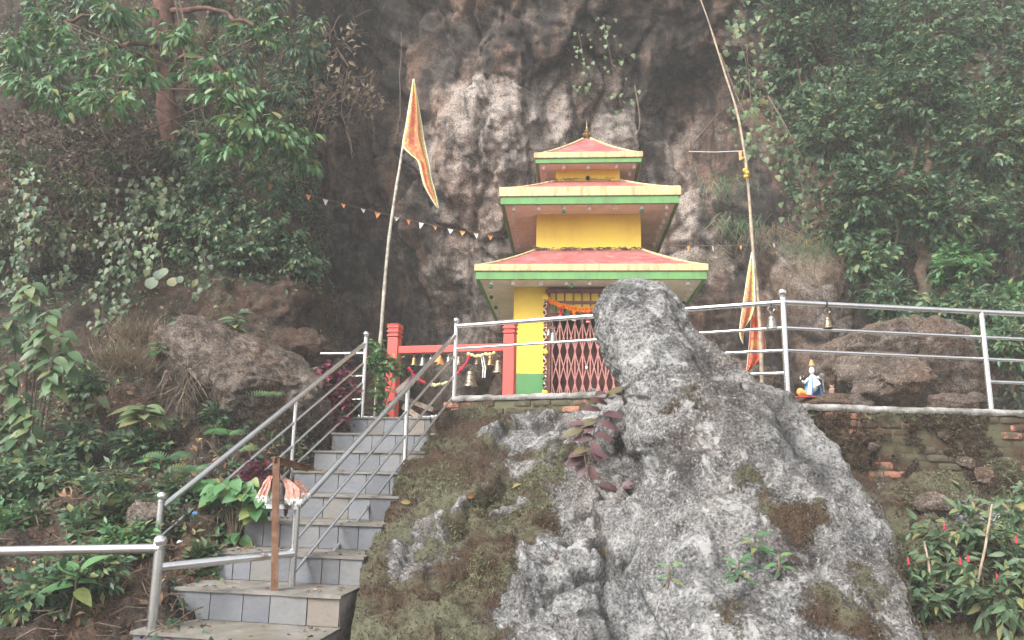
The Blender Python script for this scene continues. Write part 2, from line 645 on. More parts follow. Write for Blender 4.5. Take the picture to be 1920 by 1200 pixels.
M = {}
M['cliff'] = rock_mat('cliff_rock', (0.030, 0.026, 0.024), (0.13, 0.102, 0.086), (0.35, 0.30, 0.265), 0.85, (0.50, 0.46, 0.425), (0.20, 0.115, 0.078), 0.6, 0.9, pale=True, streaks=0.7, bump=1.0, spots=0.0)
M['rock'] = rock_mat('grey_lichen_rock', (0.055, 0.055, 0.057), (0.145, 0.144, 0.143), (0.29, 0.285, 0.275), 0.7, (0.46, 0.455, 0.44), (0.12, 0.08, 0.055), 0.3, 1.0, moss=True, bump=1.0, spots=0.45)
M['boulder'] = rock_mat('brown_boulder', (0.036, 0.028, 0.023), (0.105, 0.080, 0.064), (0.22, 0.18, 0.155), 0.3, (0.42, 0.39, 0.36), (0.11, 0.07, 0.048), 0.9, 1.3, bump=1.0, spots=0.3)
M['earth'] = rock_mat('earth_bank', (0.018, 0.014, 0.012), (0.042, 0.032, 0.026), (0.10, 0.075, 0.058), 0.1, (0.3, 0.27, 0.24), (0.10, 0.058, 0.038), 0.6, 1.3, moss=True, bump=1.0, spots=0.0)

# ------------------------------------------------------------------ ground and terrace
t = NT('ground_soil')
t.bsdf(t.ramp(t.noise(2.5, 6, 0.7), [(0.3, (0.05, 0.04, 0.03)), (0.7, (0.15, 0.125, 0.10))]), 0.95, 0, t.bump(t.noise(25, 5), 0.8, 0.03))
M['soil'] = t.m
g = np.linspace(-1, 1, 60)
gx, gy = np.meshgrid(np.sign(g) * np.abs(g) ** 2 * 150, np.sign(g) * np.abs(g) ** 2 * 150 + 4)
gz = -1.75 + 0.06 * fbm(np.stack([gx, gy, gx * 0], -1) * 0.5, 3)
tag(link('ground', np_mesh('ground', np.stack([gx, gy, gz], -1).reshape(-1, 3), grid_faces(60, 60)[:, ::-1], M['soil'])), kind='structure')

P1, P2 = Vector((-0.675, 9.2, 0)), Vector((-1.83, 9.6, 0))
PC, PR = Vector((2.725, 7.6, 0)), Vector((4.87, 7.85, 0))
PE = PC + (PR - PC) * 2.1
t = NT('terrace_cement')
c = t.ramp(t.noise(3, 6, 0.7), [(0.3, (0.26, 0.245, 0.22)), (0.7, (0.46, 0.44, 0.41))])
t.bsdf(c, 0.9, 0, t.bump(t.noise(40, 4), 0.4, 0.01))
M['cement'] = t.m
TZ = 0.72
mb = MB()
poly = [(-2.3, 9.75), (-1.85, 9.5), (-0.7, 9.28), (2.74, 7.72), (4.87, 7.97), (9.5, 8.5), (9.5, 18), (-5, 18), (-5, 10.6)]
mb.prism([(x, y, -1.2) for x, y in poly], [(x, y, TZ - 0.06) for x, y in poly])
tag(mb.build('terrace', M['cement']), kind='structure')

# ------------------------------------------------------------------ cliff
def zone(X, Z, blobs):
    m = np.zeros_like(X)
    for (cx, cz, rx, rz, a) in blobs:
        m = np.maximum(m, a * np.clip(1.25 - np.sqrt(((X - cx) / rx) ** 2 + ((Z - cz) / rz) ** 2), 0, 1))
    return m

def crackm(V, fr, seed, sq=(1, 1, 1)):
    return facets(V * np.array(sq) * fr, seed)[1]

pxs = [200, 430, 560, 630, 700, 770, 840, 920, 1000, 1100, 1200, 1300, 1400, 1480, 1560, 1640, 1760, 1950, 2200]
rows = [
    (-420, [15, 15, 14.5, 14, 13.6, 13.2, 12.9, 12.6, 12.4, 12.3, 12.3, 12.3, 12.4, 12.6, 13.5, 14.5, 15, 15, 15]),
    (-120, [16, 16, 15.6, 15.2, 14.8, 14.2, 13.6, 13.2, 13.0, 12.9, 12.9, 12.9, 12.8, 12.8, 13.8, 15, 15.5, 15.5, 15.5]),
    (60,   [16.5, 16.5, 16.4, 16.2, 15.8, 14.8, 14.0, 13.6, 13.5, 13.6, 13.7, 13.8, 13.4, 12.9, 13.8, 15, 16, 16, 16]),
    (180,  [17, 17, 17, 16.9, 16.4, 15.0, 14.1, 13.7, 13.8, 14.1, 14.3, 14.4, 13.9, 13.1, 13.5, 15, 16, 16, 16]),
    (300,  [17, 17, 17.2, 17.3, 16.6, 15.4, 14.2, 13.9, 14.1, 14.4, 14.6, 14.5, 14.0, 13.2, 13.0, 14.6, 16, 16, 16]),
    (420,  [17, 17, 17.3, 17.4, 16.8, 15.8, 14.7, 14.3, 14.4, 14.6, 14.7, 14.4, 13.8, 13.1, 12.5, 13.6, 15.5, 16, 16]),
    (540,  [17, 17, 17.2, 17.2, 16.8, 16.0, 15.2, 14.8, 14.7, 14.7, 14.6, 14.2, 13.6, 12.9, 12.2, 12.6, 14.5, 16, 16]),
    (650,  [16.5, 16.5, 16.8, 16.8, 16.4, 15.8, 15.2, 14.9, 14.7, 14.6, 14.4, 14.0, 13.4, 12.6, 11.9, 12.2, 14, 15, 15]),
    (780,  [16, 16, 16.2, 16.2, 16.0, 15.5, 15.0, 14.7, 14.6, 14.4, 14.2, 13.8, 13.2, 12.4, 11.8, 12.0, 13.6, 14.5, 14.5]),
]
grid = [[at(px, py, Y) for px, Y in zip(pxs, ys)] for py, ys in rows]

def cliff_d(P):
    q = P * np.array([1, 1, 0.75])
    return 0.38 * fbm(q * 0.7, 3, 2) + 0.08 * ridged(q * 1.7, 4, 4) + 0.42 * blocks(q * np.array([.7, .7, .5]), 3) + 0.2 * blocks(q * np.array([1.9, 1.9, 1.2]), 5) + 0.06 * blocks(q * 5.5, 7) + 0.05 * fbm(q * 5, 4, 6)
V = sheet(grid, 420, 300, cliff_d)
X, Z = V[..., 0], V[..., 2]
nz = fbm(V * 0.9, 4, 8)
pale = zone(X + 0.5 * nz, Z + 0.5 * fbm(V * 0.9, 3, 12), [(-0.9, 6.6, 1.0, 1.3, .85), (0.6, 5.6, 1.3, 1.6, .8), (3.4, 6.2, .5, 1.2, .6), (-0.9, 2.6, 1.0, 1.2, 0.35), (-0.75, 5.2, 0.75, 1.9, 1.0), (-0.15, 6.6, 0.9, 0.9, 0.95), (-1.0, 4.0, 0.8, 0.7, .9), (0.9, 6.8, 0.9, 1.0, 0.7), (1.8, 6.6, 0.7, 1.2, 0.75),
     (3.35, 5.0, 0.35, 1.3, 0.8), (3.6, 4.0, 0.6, 0.6, 0.8), (2.6, 5.6, .3, 1.0, .5), (4.9, 3.3, 0.5, 0.9, 0.55), (-2.5, 5.2, 0.3, 0.8, 0.35)])
cl = link('cliff', np_mesh('cliff', V.reshape(-1, 3), grid_faces(*V.shape[:2]), M['cliff'], True, {'pale': pale, 'crack': 0.85 * crackm(V, 1.0, 3, (.7, .7, .375))}))
tag(cl, kind='structure')
CLIFF = Surf(V)

# ------------------------------------------------------------------ earth bank and slope on the left
grid = []
for row in [
    [(-350, -420, 12.6), (-100, -420, 12.8), (150, -420, 13.0), (330, -420, 13.2), (480, -420, 13.6), (600, -420, 14.5), (640, -420, 17)],
    [(-350, -60, 12.2), (-100, -50, 12.3), (150, -40, 12.4), (330, -40, 12.6), (480, -30, 13.0), (600, -20, 14.2), (640, -20, 17)],
    [(-350, 180, 11.8), (-100, 180, 11.8), (150, 190, 11.9), (330, 200, 12.0), (450, 210, 12.4), (560, 220, 13.4), (600, 220, 16.5)],
    [(-350, 360, 11.3), (-100, 360, 11.3), (150, 370, 11.3), (330, 380, 11.4), (450, 390, 11.6), (550, 400, 12.2), (585, 400, 16)],
    [(-350, 470, 11.6), (-100, 470, 11.6), (130, 480, 11.5), (300, 485, 10.9), (440, 490, 10.6), (560, 500, 10.9), (600, 500, 15)],
    [(-350, 560, 11.4), (-100, 570, 11.6), (130, 575, 11.6), (290, 560, 10.5), (440, 560, 10.2), (575, 560, 10.4), (610, 560, 14)],
    [(-350, 680, 10.4), (-100, 680, 10.4), (130, 670, 10.4), (300, 650, 10.0), (440, 650, 9.9), (580, 650, 10.2), (620, 650, 12.5)],
    [(-350, 800, 9.0), (-100, 790, 9.0), (130, 780, 9.0), (300, 780, 8.9), (440, 790, 8.9), (560, 815, 8.9), (650, 850, 9.5)],
    [(-350, 900, 7.9), (-100, 890, 7.9), (130, 890, 7.9), (300, 890, 7.8), (420, 890, 7.8), (500, 930, 7.9), (600, 990, 8.2)],
    [(-350, 1000, 7.0), (-100, 990, 7.0), (130, 990, 7.0), (280, 990, 7.0), (370, 1000, 6.95), (440, 1050, 6.95), (560, 1130, 7.1)],
    [(-350, 1110, 6.2), (-100, 1100, 6.2), (130, 1100, 6.2), (260, 1095, 6.2), (340, 1100, 6.3), (400, 1180, 6.2), (520, 1300, 6.2)],
    [(-350, 1300, 5.2), (-100, 1300, 5.2), (130, 1300, 5.2), (250, 1290, 5.2), (350, 1280, 5.3), (440, 1330, 5.0), (560, 1450, 4.8)],
]:
    grid.append([at(*p) for p in row])
def bank_d(P):
    return 0.22 * fbm(P * 1.0, 3, 21) + 0.10 * ridged(P * 2.2, 4, 23) + 0.2 * blocks(P * 1.2, 24) + 0.045 * fbm(P * 8, 3, 25)
V = sheet(grid, 260, 340, bank_d)
mossm = np.clip(0.12 + 0.6 * fbm(V * 0.8, 3, 31), 0, 1)
o = link('hillside', np_mesh('hillside', V.reshape(-1, 3), grid_faces(*V.shape[:2]), M['earth'], True, {'moss': mossm}))
tag(o, kind='structure')
BANK = Surf(V)

# ------------------------------------------------------------------ the rock outcrop below the terrace
grid = []
for row in [
    [(835, 800, 9.3), (930, 785, 9.0), (1040, 768, 8.75), (1180, 740, 8.35), (1340, 790, 7.8), (1490, 850, 7.55), (1620, 900, 7.5), (1800, 925, 7.48), (2000, 935, 7.5), (2300, 940, 7.6)],
    [(805, 826, 8.72), (920, 812, 8.45), (1040, 790, 8.2), (1170, 780, 7.85), (1340, 850, 7.3), (1500, 900, 7.15), (1640, 945, 7.15), (1800, 960, 7.1), (2000, 970, 7.1), (2300, 975, 7.2)],
    [(775, 868, 8.1), (900, 850, 7.85), (1030, 830, 7.7), (1160, 840, 7.3), (1340, 900, 6.8), (1520, 950, 6.7), (1660, 990, 6.75), (1800, 1005, 6.7), (2000, 1015, 6.7), (2300, 1020, 6.8)],
    [(742, 945, 7.4), (880, 925, 7.2), (1020, 900, 7.1), (1160, 920, 6.7), (1340, 970, 6.3), (1520, 1010, 6.25), (1680, 1050, 6.3), (1800, 1060, 6.3), (2000, 1070, 6.3), (2300, 1075, 6.4)],
    [(705, 1010, 6.75), (850, 990, 6.65), (1010, 985, 6.5), (1170, 1000, 6.2), (1340, 1050, 5.9), (1520, 1090, 5.85), (1680, 1120, 5.9), (1800, 1130, 5.9), (2000, 1140, 5.9), (2300, 1150, 6.0)],
    [(675, 1095, 6.1), (830, 1085, 6.0), (1000, 1090, 5.9), (1170, 1110, 5.7), (1340, 1150, 5.5), (1520, 1190, 5.4), (1680, 1210, 5.4), (1800, 1220, 5.4), (2000, 1230, 5.4), (2300, 1240, 5.5)],
    [(640, 1350, 4.9), (820, 1350, 4.8), (1000, 1350, 4.7), (1170, 1350, 4.7), (1340, 1370, 4.6), (1520, 1380, 4.6), (1680, 1400, 4.6), (1800, 1400, 4.6), (2000, 1400, 4.6), (2300, 1410, 4.7)],
]:
    grid.append([at(*p) for p in row])
def out_d(P):
    k = 0.12 * fbm(P * 1.4, 3, 41) + 0.07 * ridged(P * 1.9 + 0.35 * fbm(P * 1.2, 2, 40)[..., None], 4, 43) + 0.26 * blocks(P * np.array([1.5, 1.5, 1.1]), 42) + 0.08 * blocks(P * 4.2, 44) + 0.03 * fbm(P * 9, 4, 45)
    edge = sstep(-1.9, -0.6, P[..., 0] + 0.12 * (P[..., 1] - 8))
    return k * (0.3 + 0.7 * edge)
V = sheet(grid, 420, 330, out_d)
X, Y, Z = V[..., 0], V[..., 1], V[..., 2]
w = 0.28 * fbm(V * 1.5, 4, 51)
base = 0.86 - 0.85 * sstep(0.35, 1.0, X + 0.8 * w + 0.25 * (8 - Y)) + 0.75 * sstep(2.45, 2.95, X + w)
grey = zone(X + w, Y + 1.3 * w, [(0.55, 8.15, 0.55, 0.5, 1.0), (-0.72, 6.3, 0.26, 0.32, 0.9), (0.12, 7.2, 0.16, 0.42, 0.8), (0.9, 6.3, 0.4, 0.7, 1.0), (4.2, 6.9, 0.35, 0.3, 1), (-0.1, 8.3, .2, .2, .8), (0.5, 6.0, 0.45, 0.35, 0.8)])
mossm = np.clip(base - 1.1 * grey + 0.35 * fbm(V * 2.5, 3, 53), 0, 1)
mossm = np.maximum(mossm, zone(X + w, Y + w, [(2.0, 6.25, 0.3, 0.4, 0.9), (1.75, 6.7, 0.28, 0.3, 0.9), (1.5, 5.9, 0.2, 0.3, 0.8)]))
o = link('rock_outcrop', np_mesh('rock_outcrop', V.reshape(-1, 3), grid_faces(*V.shape[:2]), M['rock'], True, {'moss': mossm, 'crack': crackm(V, 1.5, 42, (1, 1, .733))}))
tag(o, kind='structure')
OUT, OUT_MOSS = Surf(V), mossm

# the leaning rock: rings (photo column, row, distance, half width px, depth radius m)
rings = [(1188, 528, 7.2, 2, .02), (1190, 533, 7.2, 30, .15), (1194, 545, 7.2, 54, .26), (1200, 566, 7.17, 71, .34), (1205, 590, 7.15, 80, .4), (1214, 620, 7.1, 87, .45), (1228, 650, 7.05, 94, .48), (1256, 690, 6.95, 104, .52),
         (1296, 728, 6.85, 122, .56), (1330, 765, 6.75, 143, .62), (1362, 830, 6.6, 166, .66), (1392, 900, 6.45, 184, .7), (1412, 975, 6.3, 212, .76), (1425, 1060, 6.1, 228, .8), (1430, 1180, 5.8, 245, .85), (1430, 1380, 5.3, 260, .85)]
C = np.array([[*at(a, b, c_), h * c_ / FPX, d] for a, b, c_, h, d in rings])
W = cat_w(len(C), np.linspace(0, len(C) - 1, 260))
C = W @ C
C[:, 3:] = np.maximum(C[:, 3:], 0.005)
th = np.linspace(0, 2 * math.pi, 220, endpoint=False)
sup = lambda v: np.sign(v) * np.abs(v) ** 0.85
V = np.stack([C[:, None, 0] + C[:, None, 3] * sup(np.cos(th)), C[:, None, 1] + C[:, None, 4] * sup(np.sin(th)), np.broadcast_to(C[:, None, 2], (260, 220))], -1)
N = grid_normals(V, True)
if (N[:, 165] @ np.array([0, -1.0, 0])).mean() < 0: N = -N
lvl = sstep(0, 40, np.arange(260))[:, None]
VT = np.stack([V[..., 0] + 0.55 * V[..., 2], V[..., 1], 0.45 * V[..., 2]], -1)
hd = (0.25 + 0.75 * sstep(70, 150, np.arange(260)))[:, None]
dsp = 0.06 * fbm(V * 1.6, 3, 61) + 0.03 * ridged(V * np.array([2.2, 2.2, 1.2]), 4, 63) + 0.085 * hd * blocks(VT * 1.1, 62) + 0.045 * hd * blocks(V * 4, 64) + 0.02 * blocks(V * 10, 66) + 0.022 * fbm(V * 11, 4, 65)
th0 = 1.5 * math.pi + 0.42 + 0.15 * np.sin(V[:, :1, 2] * 2.3) + 0.12 * fbm(V * 2.2, 2, 68)
grv = np.exp(-((th[None] - th0) / 0.15) ** 2) * (sstep(1.55, 1.15, V[..., 2]) * sstep(-0.25, 0.25, V[..., 2]))
dsp = dsp - 0.11 * grv + 0.05 * np.exp(-((th[None] - th0 - 0.42) / 0.2) ** 2) * sstep(1.5, 1.0, V[..., 2])
V = V + N * (dsp * (0.3 + 0.7 * lvl))[..., None]
Fq = grid_faces(260, 220, True)
X, Y, Z = V[..., 0], V[..., 1], V[..., 2]
w = 0.25 * fbm(V * 1.8, 4, 71)
mm = zone(X + w, Z + w, [(1.95, -0.25, 0.25, 0.3, 0.9), (2.2, -0.75, 0.35, 0.3, 0.95), (1.75, 0.05, .2, .15, .7), (1.35, .55, .12, .2, .6), (2.75, -0.55, 0.22, 0.35, .62), (2.6, -0.15, 0.12, 0.3, .55), (2.75, -1.0, 0.3, 0.3, .7), (1.5, -0.75, .25, .12, .55), (1.0, -0.2, .1, .3, .55)])
stain_shade = 0.55 * zone(X + 0.6 * w, Z + 0.8 * w, [(1.62, 0.85, 0.12, 0.35, 1.0), (1.75, 0.45, 0.18, 0.3, 1.0), (2.1, 0.35, 0.22, 0.25, .8), (2.35, 0.0, 0.15, 0.35, .9), (2.0, -0.45, 0.3, 0.12, .7)])  # dark patches: stains, plus shade painted into the right flank's colour
o = link('rock_outcrop', np_mesh('leaning_rock', V.reshape(-1, 3) - np.array([2.1, 6.2, -0.7]), Fq, M['rock'], True, {'moss': mm, 'crack': np.clip(0.6 * crackm(VT, 1.1, 62) + stain_shade + 0.5 * grv, 0, 1)}), None, Matrix.Translation((2.1, 6.2, -0.7)))  # crack mask also carries these patches and shade painted along the groove
o.name = 'leaning_rock'
tag(o, 'tall grey lichen-speckled rock leaning left in front of the railing', 'rock')
LEAN = Surf(V, True, False)

LEAN_MOSS = mm
# moss tufts (nobody could count them)
mossA = leafmat('moss_green', (0.06, 0.06, 0.03), (0.25, 0.25, 0.15), (0.10, 0.065, 0.04), trans=0.15, rough=0.8)
mossB = leafmat('moss_brown', (0.035, 0.022, 0.015), (0.11, 0.075, 0.05), (0.17, 0.15, 0.09), trans=0.1, rough=0.9)
blade = leaf_t(0.35, 1, 0.3, 0.2, 'strip')
def tufts(name, P, N, smin, smax, mat, per=3, spread=0.9):
    P = np.repeat(P, per, 0) + RNG.normal(size=(len(P) * per, 3)) * 0.008
    N = np.repeat(N, per, 0)
    D = N + spread * rnd_dirs(len(P)) + np.array([0, 0, 0.2])
    o = leaf_mass(name, P - N * 0.003, D, rnd_dirs(len(P)), RNG.uniform(smin, smax, len(P)), blade, mat)
    return tag(o, kind='stuff')
gm = sstep(0.0, 0.25, fbm(OUT.V * 1.1, 3, 81))
vis = (OUT.V[..., 0] < 4.9) * 1.0
P, N = OUT.scatter(24000, sstep(0.45, 0.7, OUT_MOSS) * gm * vis + 1e-6)
tag(tufts('moss', P, N, 0.012, 0.035, mossA), 'pale green moss cushions on the rock slope', 'moss')
P, N = OUT.scatter(16000, sstep(0.45, 0.7, OUT_MOSS) * (1 - gm) * vis + 1e-6)
tag(tufts('brown_moss', P, N, 0.01, 0.028, mossB), 'dry brown moss on the rock slope', 'moss')

P, N = LEAN.scatter(5000, sstep(0.3, 0.7, LEAN_MOSS) + 1e-7)
N = N * np.where(N[:, 1:2] > 0, -1, 1)
tag(tufts('brown_moss', P, N, 0.01, 0.03, mossB), 'dry moss patches on the leaning rock', 'moss')
# ------------------------------------------------------------------ brick walls
t = NT('mossy_brick')
r = t.rnd()
bc = t.mix(r, (0.20, 0.085, 0.055), (0.40, 0.17, 0.11))
bc = t.mix(t.ramp(t.noise(30, 4, 0.7), [(0.4, 0.0), (0.7, 0.6)]), bc, (0.30, 0.24, 0.19))
cov = t.math('ADD', t.noise(2.2, 5, 0.65), t.math('MULTIPLY', t.math('SUBTRACT', t.noise(14, 5, 0.7), 0.5), 0.6))
cov = t.math('SUBTRACT', cov, t.math('MULTIPLY', t.ramp(r, [(0.78, 0.0), (0.82, 1.0)]), 0.15))
mn = t.noise(80, 3, 0.7)
mc = t.mix(t.ramp(t.noise(1.6, 4, 0.6), [(0.45, 0.0), (0.57, 1.0)]), t.mix(mn, (0.035, 0.022, 0.015), (0.12, 0.08, 0.055)), t.mix(mn, (0.045, 0.040, 0.026), (0.15, 0.138, 0.095)))
mc = t.mix(t.ramp(t.noise(7, 4, 0.7), [(0.60, 0.0), (0.68, 0.5)]), mc, (0.25, 0.23, 0.20))
t.bsdf(t.mix(t.ramp(cov, [(0.31, 0.0), (0.40, 1.0)]), bc, mc), 0.95, 0, t.bump(t.math('ADD', mn, t.noise(20, 5)), 0.8, 0.012), 0.1)
M['brick'] = t.m
t = NT('wall_mortar')
mn = t.noise(60, 4, 0.7)
c = t.mix(t.ramp(t.noise(2.4, 5, 0.6), [(0.4, 0.0), (0.6, 1.0)]), t.mix(mn, (0.03, 0.02, 0.015), (0.11, 0.075, 0.05)), t.mix(mn, (0.05, 0.05, 0.03), (0.18, 0.18, 0.11)))
t.bsdf(c, 0.95, 0, t.bump(mn, 0.8, 0.01), 0.1)
M['mortar'] = t.m
t = NT('coping_cement')
c = t.ramp(t.noise(6, 6, 0.75), [(0.34, (0.08, 0.072, 0.06)), (0.5, (0.22, 0.21, 0.195)), (0.7, (0.42, 0.41, 0.39))])
t.bsdf(c, 0.9, 0, t.bump(t.noise(35, 5), 0.7, 0.012))
M['coping'] = t.m

BRICKS = []
def brick_mesh(seed):
    rs = np.random.RandomState(seed)
    D, F = cube_sphere(4)
    P = np.sign(D) * np.abs(D) ** 0.28
    P = P / np.abs(P).max(0) * np.array([0.108, 0.05, 0.033])
    P = P + 0.006 * fbm(P * 18, 2, seed)[:, None] * D
    return np_mesh('brick', P, F, M['brick'], False)
for k in range(5): BRICKS.append(brick_mesh(k))

def brick_wall(name, label, A, B, z0, z1, hide=None, cop=0.05):
    A, B = Vector(A), Vector(B)
    d = (B - A); L = d.length; d.normalize()
    nrm = Vector((d.y, -d.x, 0))
    if nrm.y > 0: nrm = -nrm
    ang = math.atan2(d.y, d.x)
    th_ = thing(name, label, 'wall', (A.x, A.y, z0))
    mb = MB()
    Rz = Matrix.Rotation(ang, 3, 'Z')
    mid = (A + B) / 2
    mb.box(mid - nrm * 0.11 + Vector((0, 0, (z0 + z1) / 2)), (L, 0.20, z1 - z0), Rz)
    mb.build('mortar', M['mortar'], th_)
    ch, n = 0.079, 0
    rows_ = int((z1 - z0 - cop) / ch)
    for r_ in range(rows_):
        z = z1 - cop - ch * (r_ + 0.5)
        x = (0.115 if r_ % 2 else 0.0)
        while x < L:
            xx = x + random.uniform(-0.008, 0.008)
            p = A + d * xx + nrm * (-0.05 + random.uniform(-0.022, 0.016)) + Vector((0, 0, z + random.uniform(-0.005, 0.005)))
            x += 0.232
            if hide and hide(p): continue
            m4 = Matrix.Translation(p) @ Matrix.Rotation(ang + random.uniform(-0.03, 0.03), 4, 'Z') @ Matrix.Rotation(random.uniform(-0.02, 0.02), 4, 'Y')
            link('brick', random.choice(BRICKS), th_, m4)
    # cement coping, ragged front edge
    nu = max(30, int(L * 40))
    s = np.linspace(0, L, nu)
    prof = [(0.012, -cop), (0.03, -cop * 0.5), (0.022, 0.0), (-0.02, 0.018), (-0.12, 0.02), (-0.22, 0.015), (-0.22, -cop)]
    V = np.zeros((len(prof), nu, 3))
    for i, (o_, h) in enumerate(prof):
        for j in range(nu):
            p = A + d * s[j] + nrm * o_
            V[i, j] = (p.x, p.y, z1 + h)
    V += (0.014 * fbm(V * 9, 4, 91))[..., None] * np.array([nrm.x, nrm.y, 0.8])
    link('coping', np_mesh('coping', to_local(V.reshape(-1, 3), th_), grid_faces(len(prof), nu)[:, ::-1], M['coping']), th_)
    return th_

A = at(846, 745, 9.17); A.z = 0
B = at(1200, 716, 8.2); B.z = 0
brick_wall('parapet_wall', 'low mossy brick parapet below the shrine gate', A, B, 0.25, 0.885)
A = Vector((PC.x - 0.25, PC.y - 0.10, 0)); B = Vector((PE.x, PE.y - 0.10, 0))
BW_A, BW_B = A, B
brick_wall('brick_wall', 'moss-covered brick retaining wall under the right railing', A, B, -0.35, 0.71)
# moss on the brick wall
n = 26000
u = RNG.rand(n); zz = RNG.uniform(-0.35, 0.66, n)
d = (B - A); nr = Vector((d.y, -d.x, 0)).normalized()
if nr.y > 0: nr = -nr
P = np.array(A)[None] + u[:, None] * np.array(d)[None] + np.stack([np.zeros(n), np.zeros(n), zz], 1) + np.array(nr)[None] * 0.004
keep = fbm(P * 1.7, 3, 95) + 0.6 * fbm(P * 7, 2, 96) > 0.02
P = P + np.array(nr)[None] * (0.03 * np.clip(fbm(P * 5, 3, 98) + 0.3, 0, 1))[:, None]
P = P[keep]
gmk = fbm(P * 1.1, 3, 97) > -0.08
N = np.repeat(np.array(nr)[None], len(P), 0)
tag(tufts('wall_moss', P[gmk], N[gmk], 0.015, 0.042, mossA, 3, 1.1), 'green moss growing on the right brick wall', 'moss')
tag(tufts('wall_moss', P[~gmk], N[~gmk], 0.015, 0.038, mossB, 3, 1.1), 'brown dry moss on the right brick wall', 'moss')
# stones stuck in the wall foot
for i, (px, py, Y, r_) in enumerate([(1850, 893, 7.25, 0.13), (1812, 870, 7.3, 0.09), (1640, 838, 7.5, .06), (1748, 948, 7.0, .16)]):
    boulder('stone', ['rounded grey stone half sunk in the mossy wall at far right', 'smaller grey stone left of the rounded one in the wall', 'fist-sized stone in the mossy wall beside the leaning rock', 'pale angular stone at the foot of the brick wall'][i],
            at(px, py, Y), (r_, r_ * 0.7, r_ * 0.75), M['boulder'], 300 + i, 0.2, n=14, cat='stone', fine=0.01)

# ------------------------------------------------------------------ stairs
t = NT('slate_tile')
r = t.rnd()
c = t.ramp(r, [(0.0, (0.105, 0.112, 0.13)), (0.7, (0.155, 0.165, 0.185)), (0.8, (0.16, 0.155, 0.145)), (0.95, (0.18, 0.14, 0.11)), (1.0, (0.13, 0.11, 0.095))])
c = t.mix(t.ramp(t.noise(7, 6, 0.7), [(0.45, 0.0), (0.72, 0.45)]), c, (0.22, 0.205, 0.185))
c = t.mix(t.ramp(t.noise(18, 5, 0.7, t.scale(t.pos(), (1, 1, 2.5))), [(0.5, 0.0), (0.72, 0.6)]), c, (0.11, 0.10, 0.09))
t.bsdf(c, 0.62, 0, t.bump(t.noise(22, 5, 0.65), 0.5, 0.008), 0.35)
M['slate'] = t.m
t = NT('tread_stone')
c = t.ramp(t.noise(5, 6, 0.7), [(0.3, (0.10, 0.092, 0.08)), (0.7, (0.24, 0.225, 0.205))])
c = t.mix(t.ramp(t.noise(2.2, 4), [(0.5, 0.0), (0.65, 0.6)]), c, (0.13, 0.115, 0.075))
t.bsdf(c, 0.85, 0, t.bump(t.noise(30, 5), 0.5, 0.01))
M['tread'] = t.m
M['grout'] = plain('grout', (0.27, 0.25, 0.22), 0.95, 0, 0.3, 20, 0.4)
stairs = thing('stone_staircase', 'slate-tiled staircase climbing between steel railings to the terrace', 'stairs', (-1.6, 7.8, -1.3))
tiles = []
for k in range(3):
    mb = MB(); mb.box((0, 0, 0), (1, 0.014, 1))
    tiles.append(mb.mesh('tile', M['slate']))
YAW = R(-12)
ac = Vector((math.cos(YAW), math.sin(YAW), 0)); bk = Vector((-math.sin(YAW), math.cos(YAW), 0))
RISE, NST = 0.217, 10
for i in range(NST):
    f = i / 6.0
    c0 = Vector((-1.375 - 0.385 * f, 9.33 - 2.93 * f, 0))
    wdt = 1.22 + 0.07 * f
    zt = 0.655 - RISE * i
    depth = 0.49 if i else 0.6
    st = MB()
    a, b = c0 - ac * wdt / 2, c0 + ac * wdt / 2
    back = Vector((0.063 * 1.2, 0.52, 0)) if i else bk * 0.8
    zb = zt - RISE * 1.5
    ins = bk * 0.02
    q = [a + ins, b + ins, b + back, a + back]
    st.prism([(p.x, p.y, zb) for p in q], [(p.x, p.y, zt - 0.022) for p in q])
    so = st.build('step', M['grout'], stairs)
    tr = MB()
    q = [a - bk * 0.012 - ac * .012, b - bk * 0.012 + ac * .012, b + back, a + back]
    nn = 12
    bot, top_ = [], []
    front = [q[0].lerp(q[1], k / nn) - bk * random.uniform(-0.004, 0.006) for k in range(nn + 1)]
    pts = front + [q[2], q[3]]
    tr.prism([(p.x, p.y, zt - 0.021) for p in pts], [(p.x, p.y, zt + random.uniform(-.0015, .0015)) for p in pts])
    tr.build('tread', M['tread'], so)
    nt = 5 if i not in (5, 6) else 7
    cuts = [0] + sorted((k + random.uniform(-0.12, 0.12) * (1.6 if nt == 7 else 1)) / nt for k in range(1, nt)) + [1]
    for k in range(nt):
        x0, x1 = cuts[k] * wdt + 0.004, cuts[k + 1] * wdt - 0.004
        p = a + ac * ((x0 + x1) / 2) + bk * (0.012 + random.uniform(-0.003, 0.002))
        p.z = zt - 0.022 - (RISE - 0.024) / 2
        m4 = Matrix.Translation(p) @ Matrix.Rotation(YAW + random.uniform(-.008, .008), 4, 'Z') @ Matrix.Diagonal((x1 - x0, 1, RISE - 0.028, 1))
        link('tile', random.choice(tiles), so, m4)

# dirt and dry leaves on the treads
P, D = [], []
for i in range(NST):
    f = i / 6.0
    c0 = Vector((-1.375 - 0.385 * f, 9.33 - 2.93 * f, 0.655 - RISE * i + 0.006))
    for k in range(26):
        e_ = RNG.rand()
        u_ = (-0.6 + 0.25 * RNG.rand() if e_ < 0.45 else (0.6 - 0.25 * RNG.rand() if e_ < 0.8 else RNG.uniform(-.6, .6)))
        p = c0 + ac * u_ + bk * RNG.uniform(0.0, 0.42)
        P.append(tuple(p)); a_ = RNG.uniform(0, 6.28); D.append((math.cos(a_), math.sin(a_), RNG.uniform(0, .35)))
STEP_LITTER = (np.array(P), np.array(D))
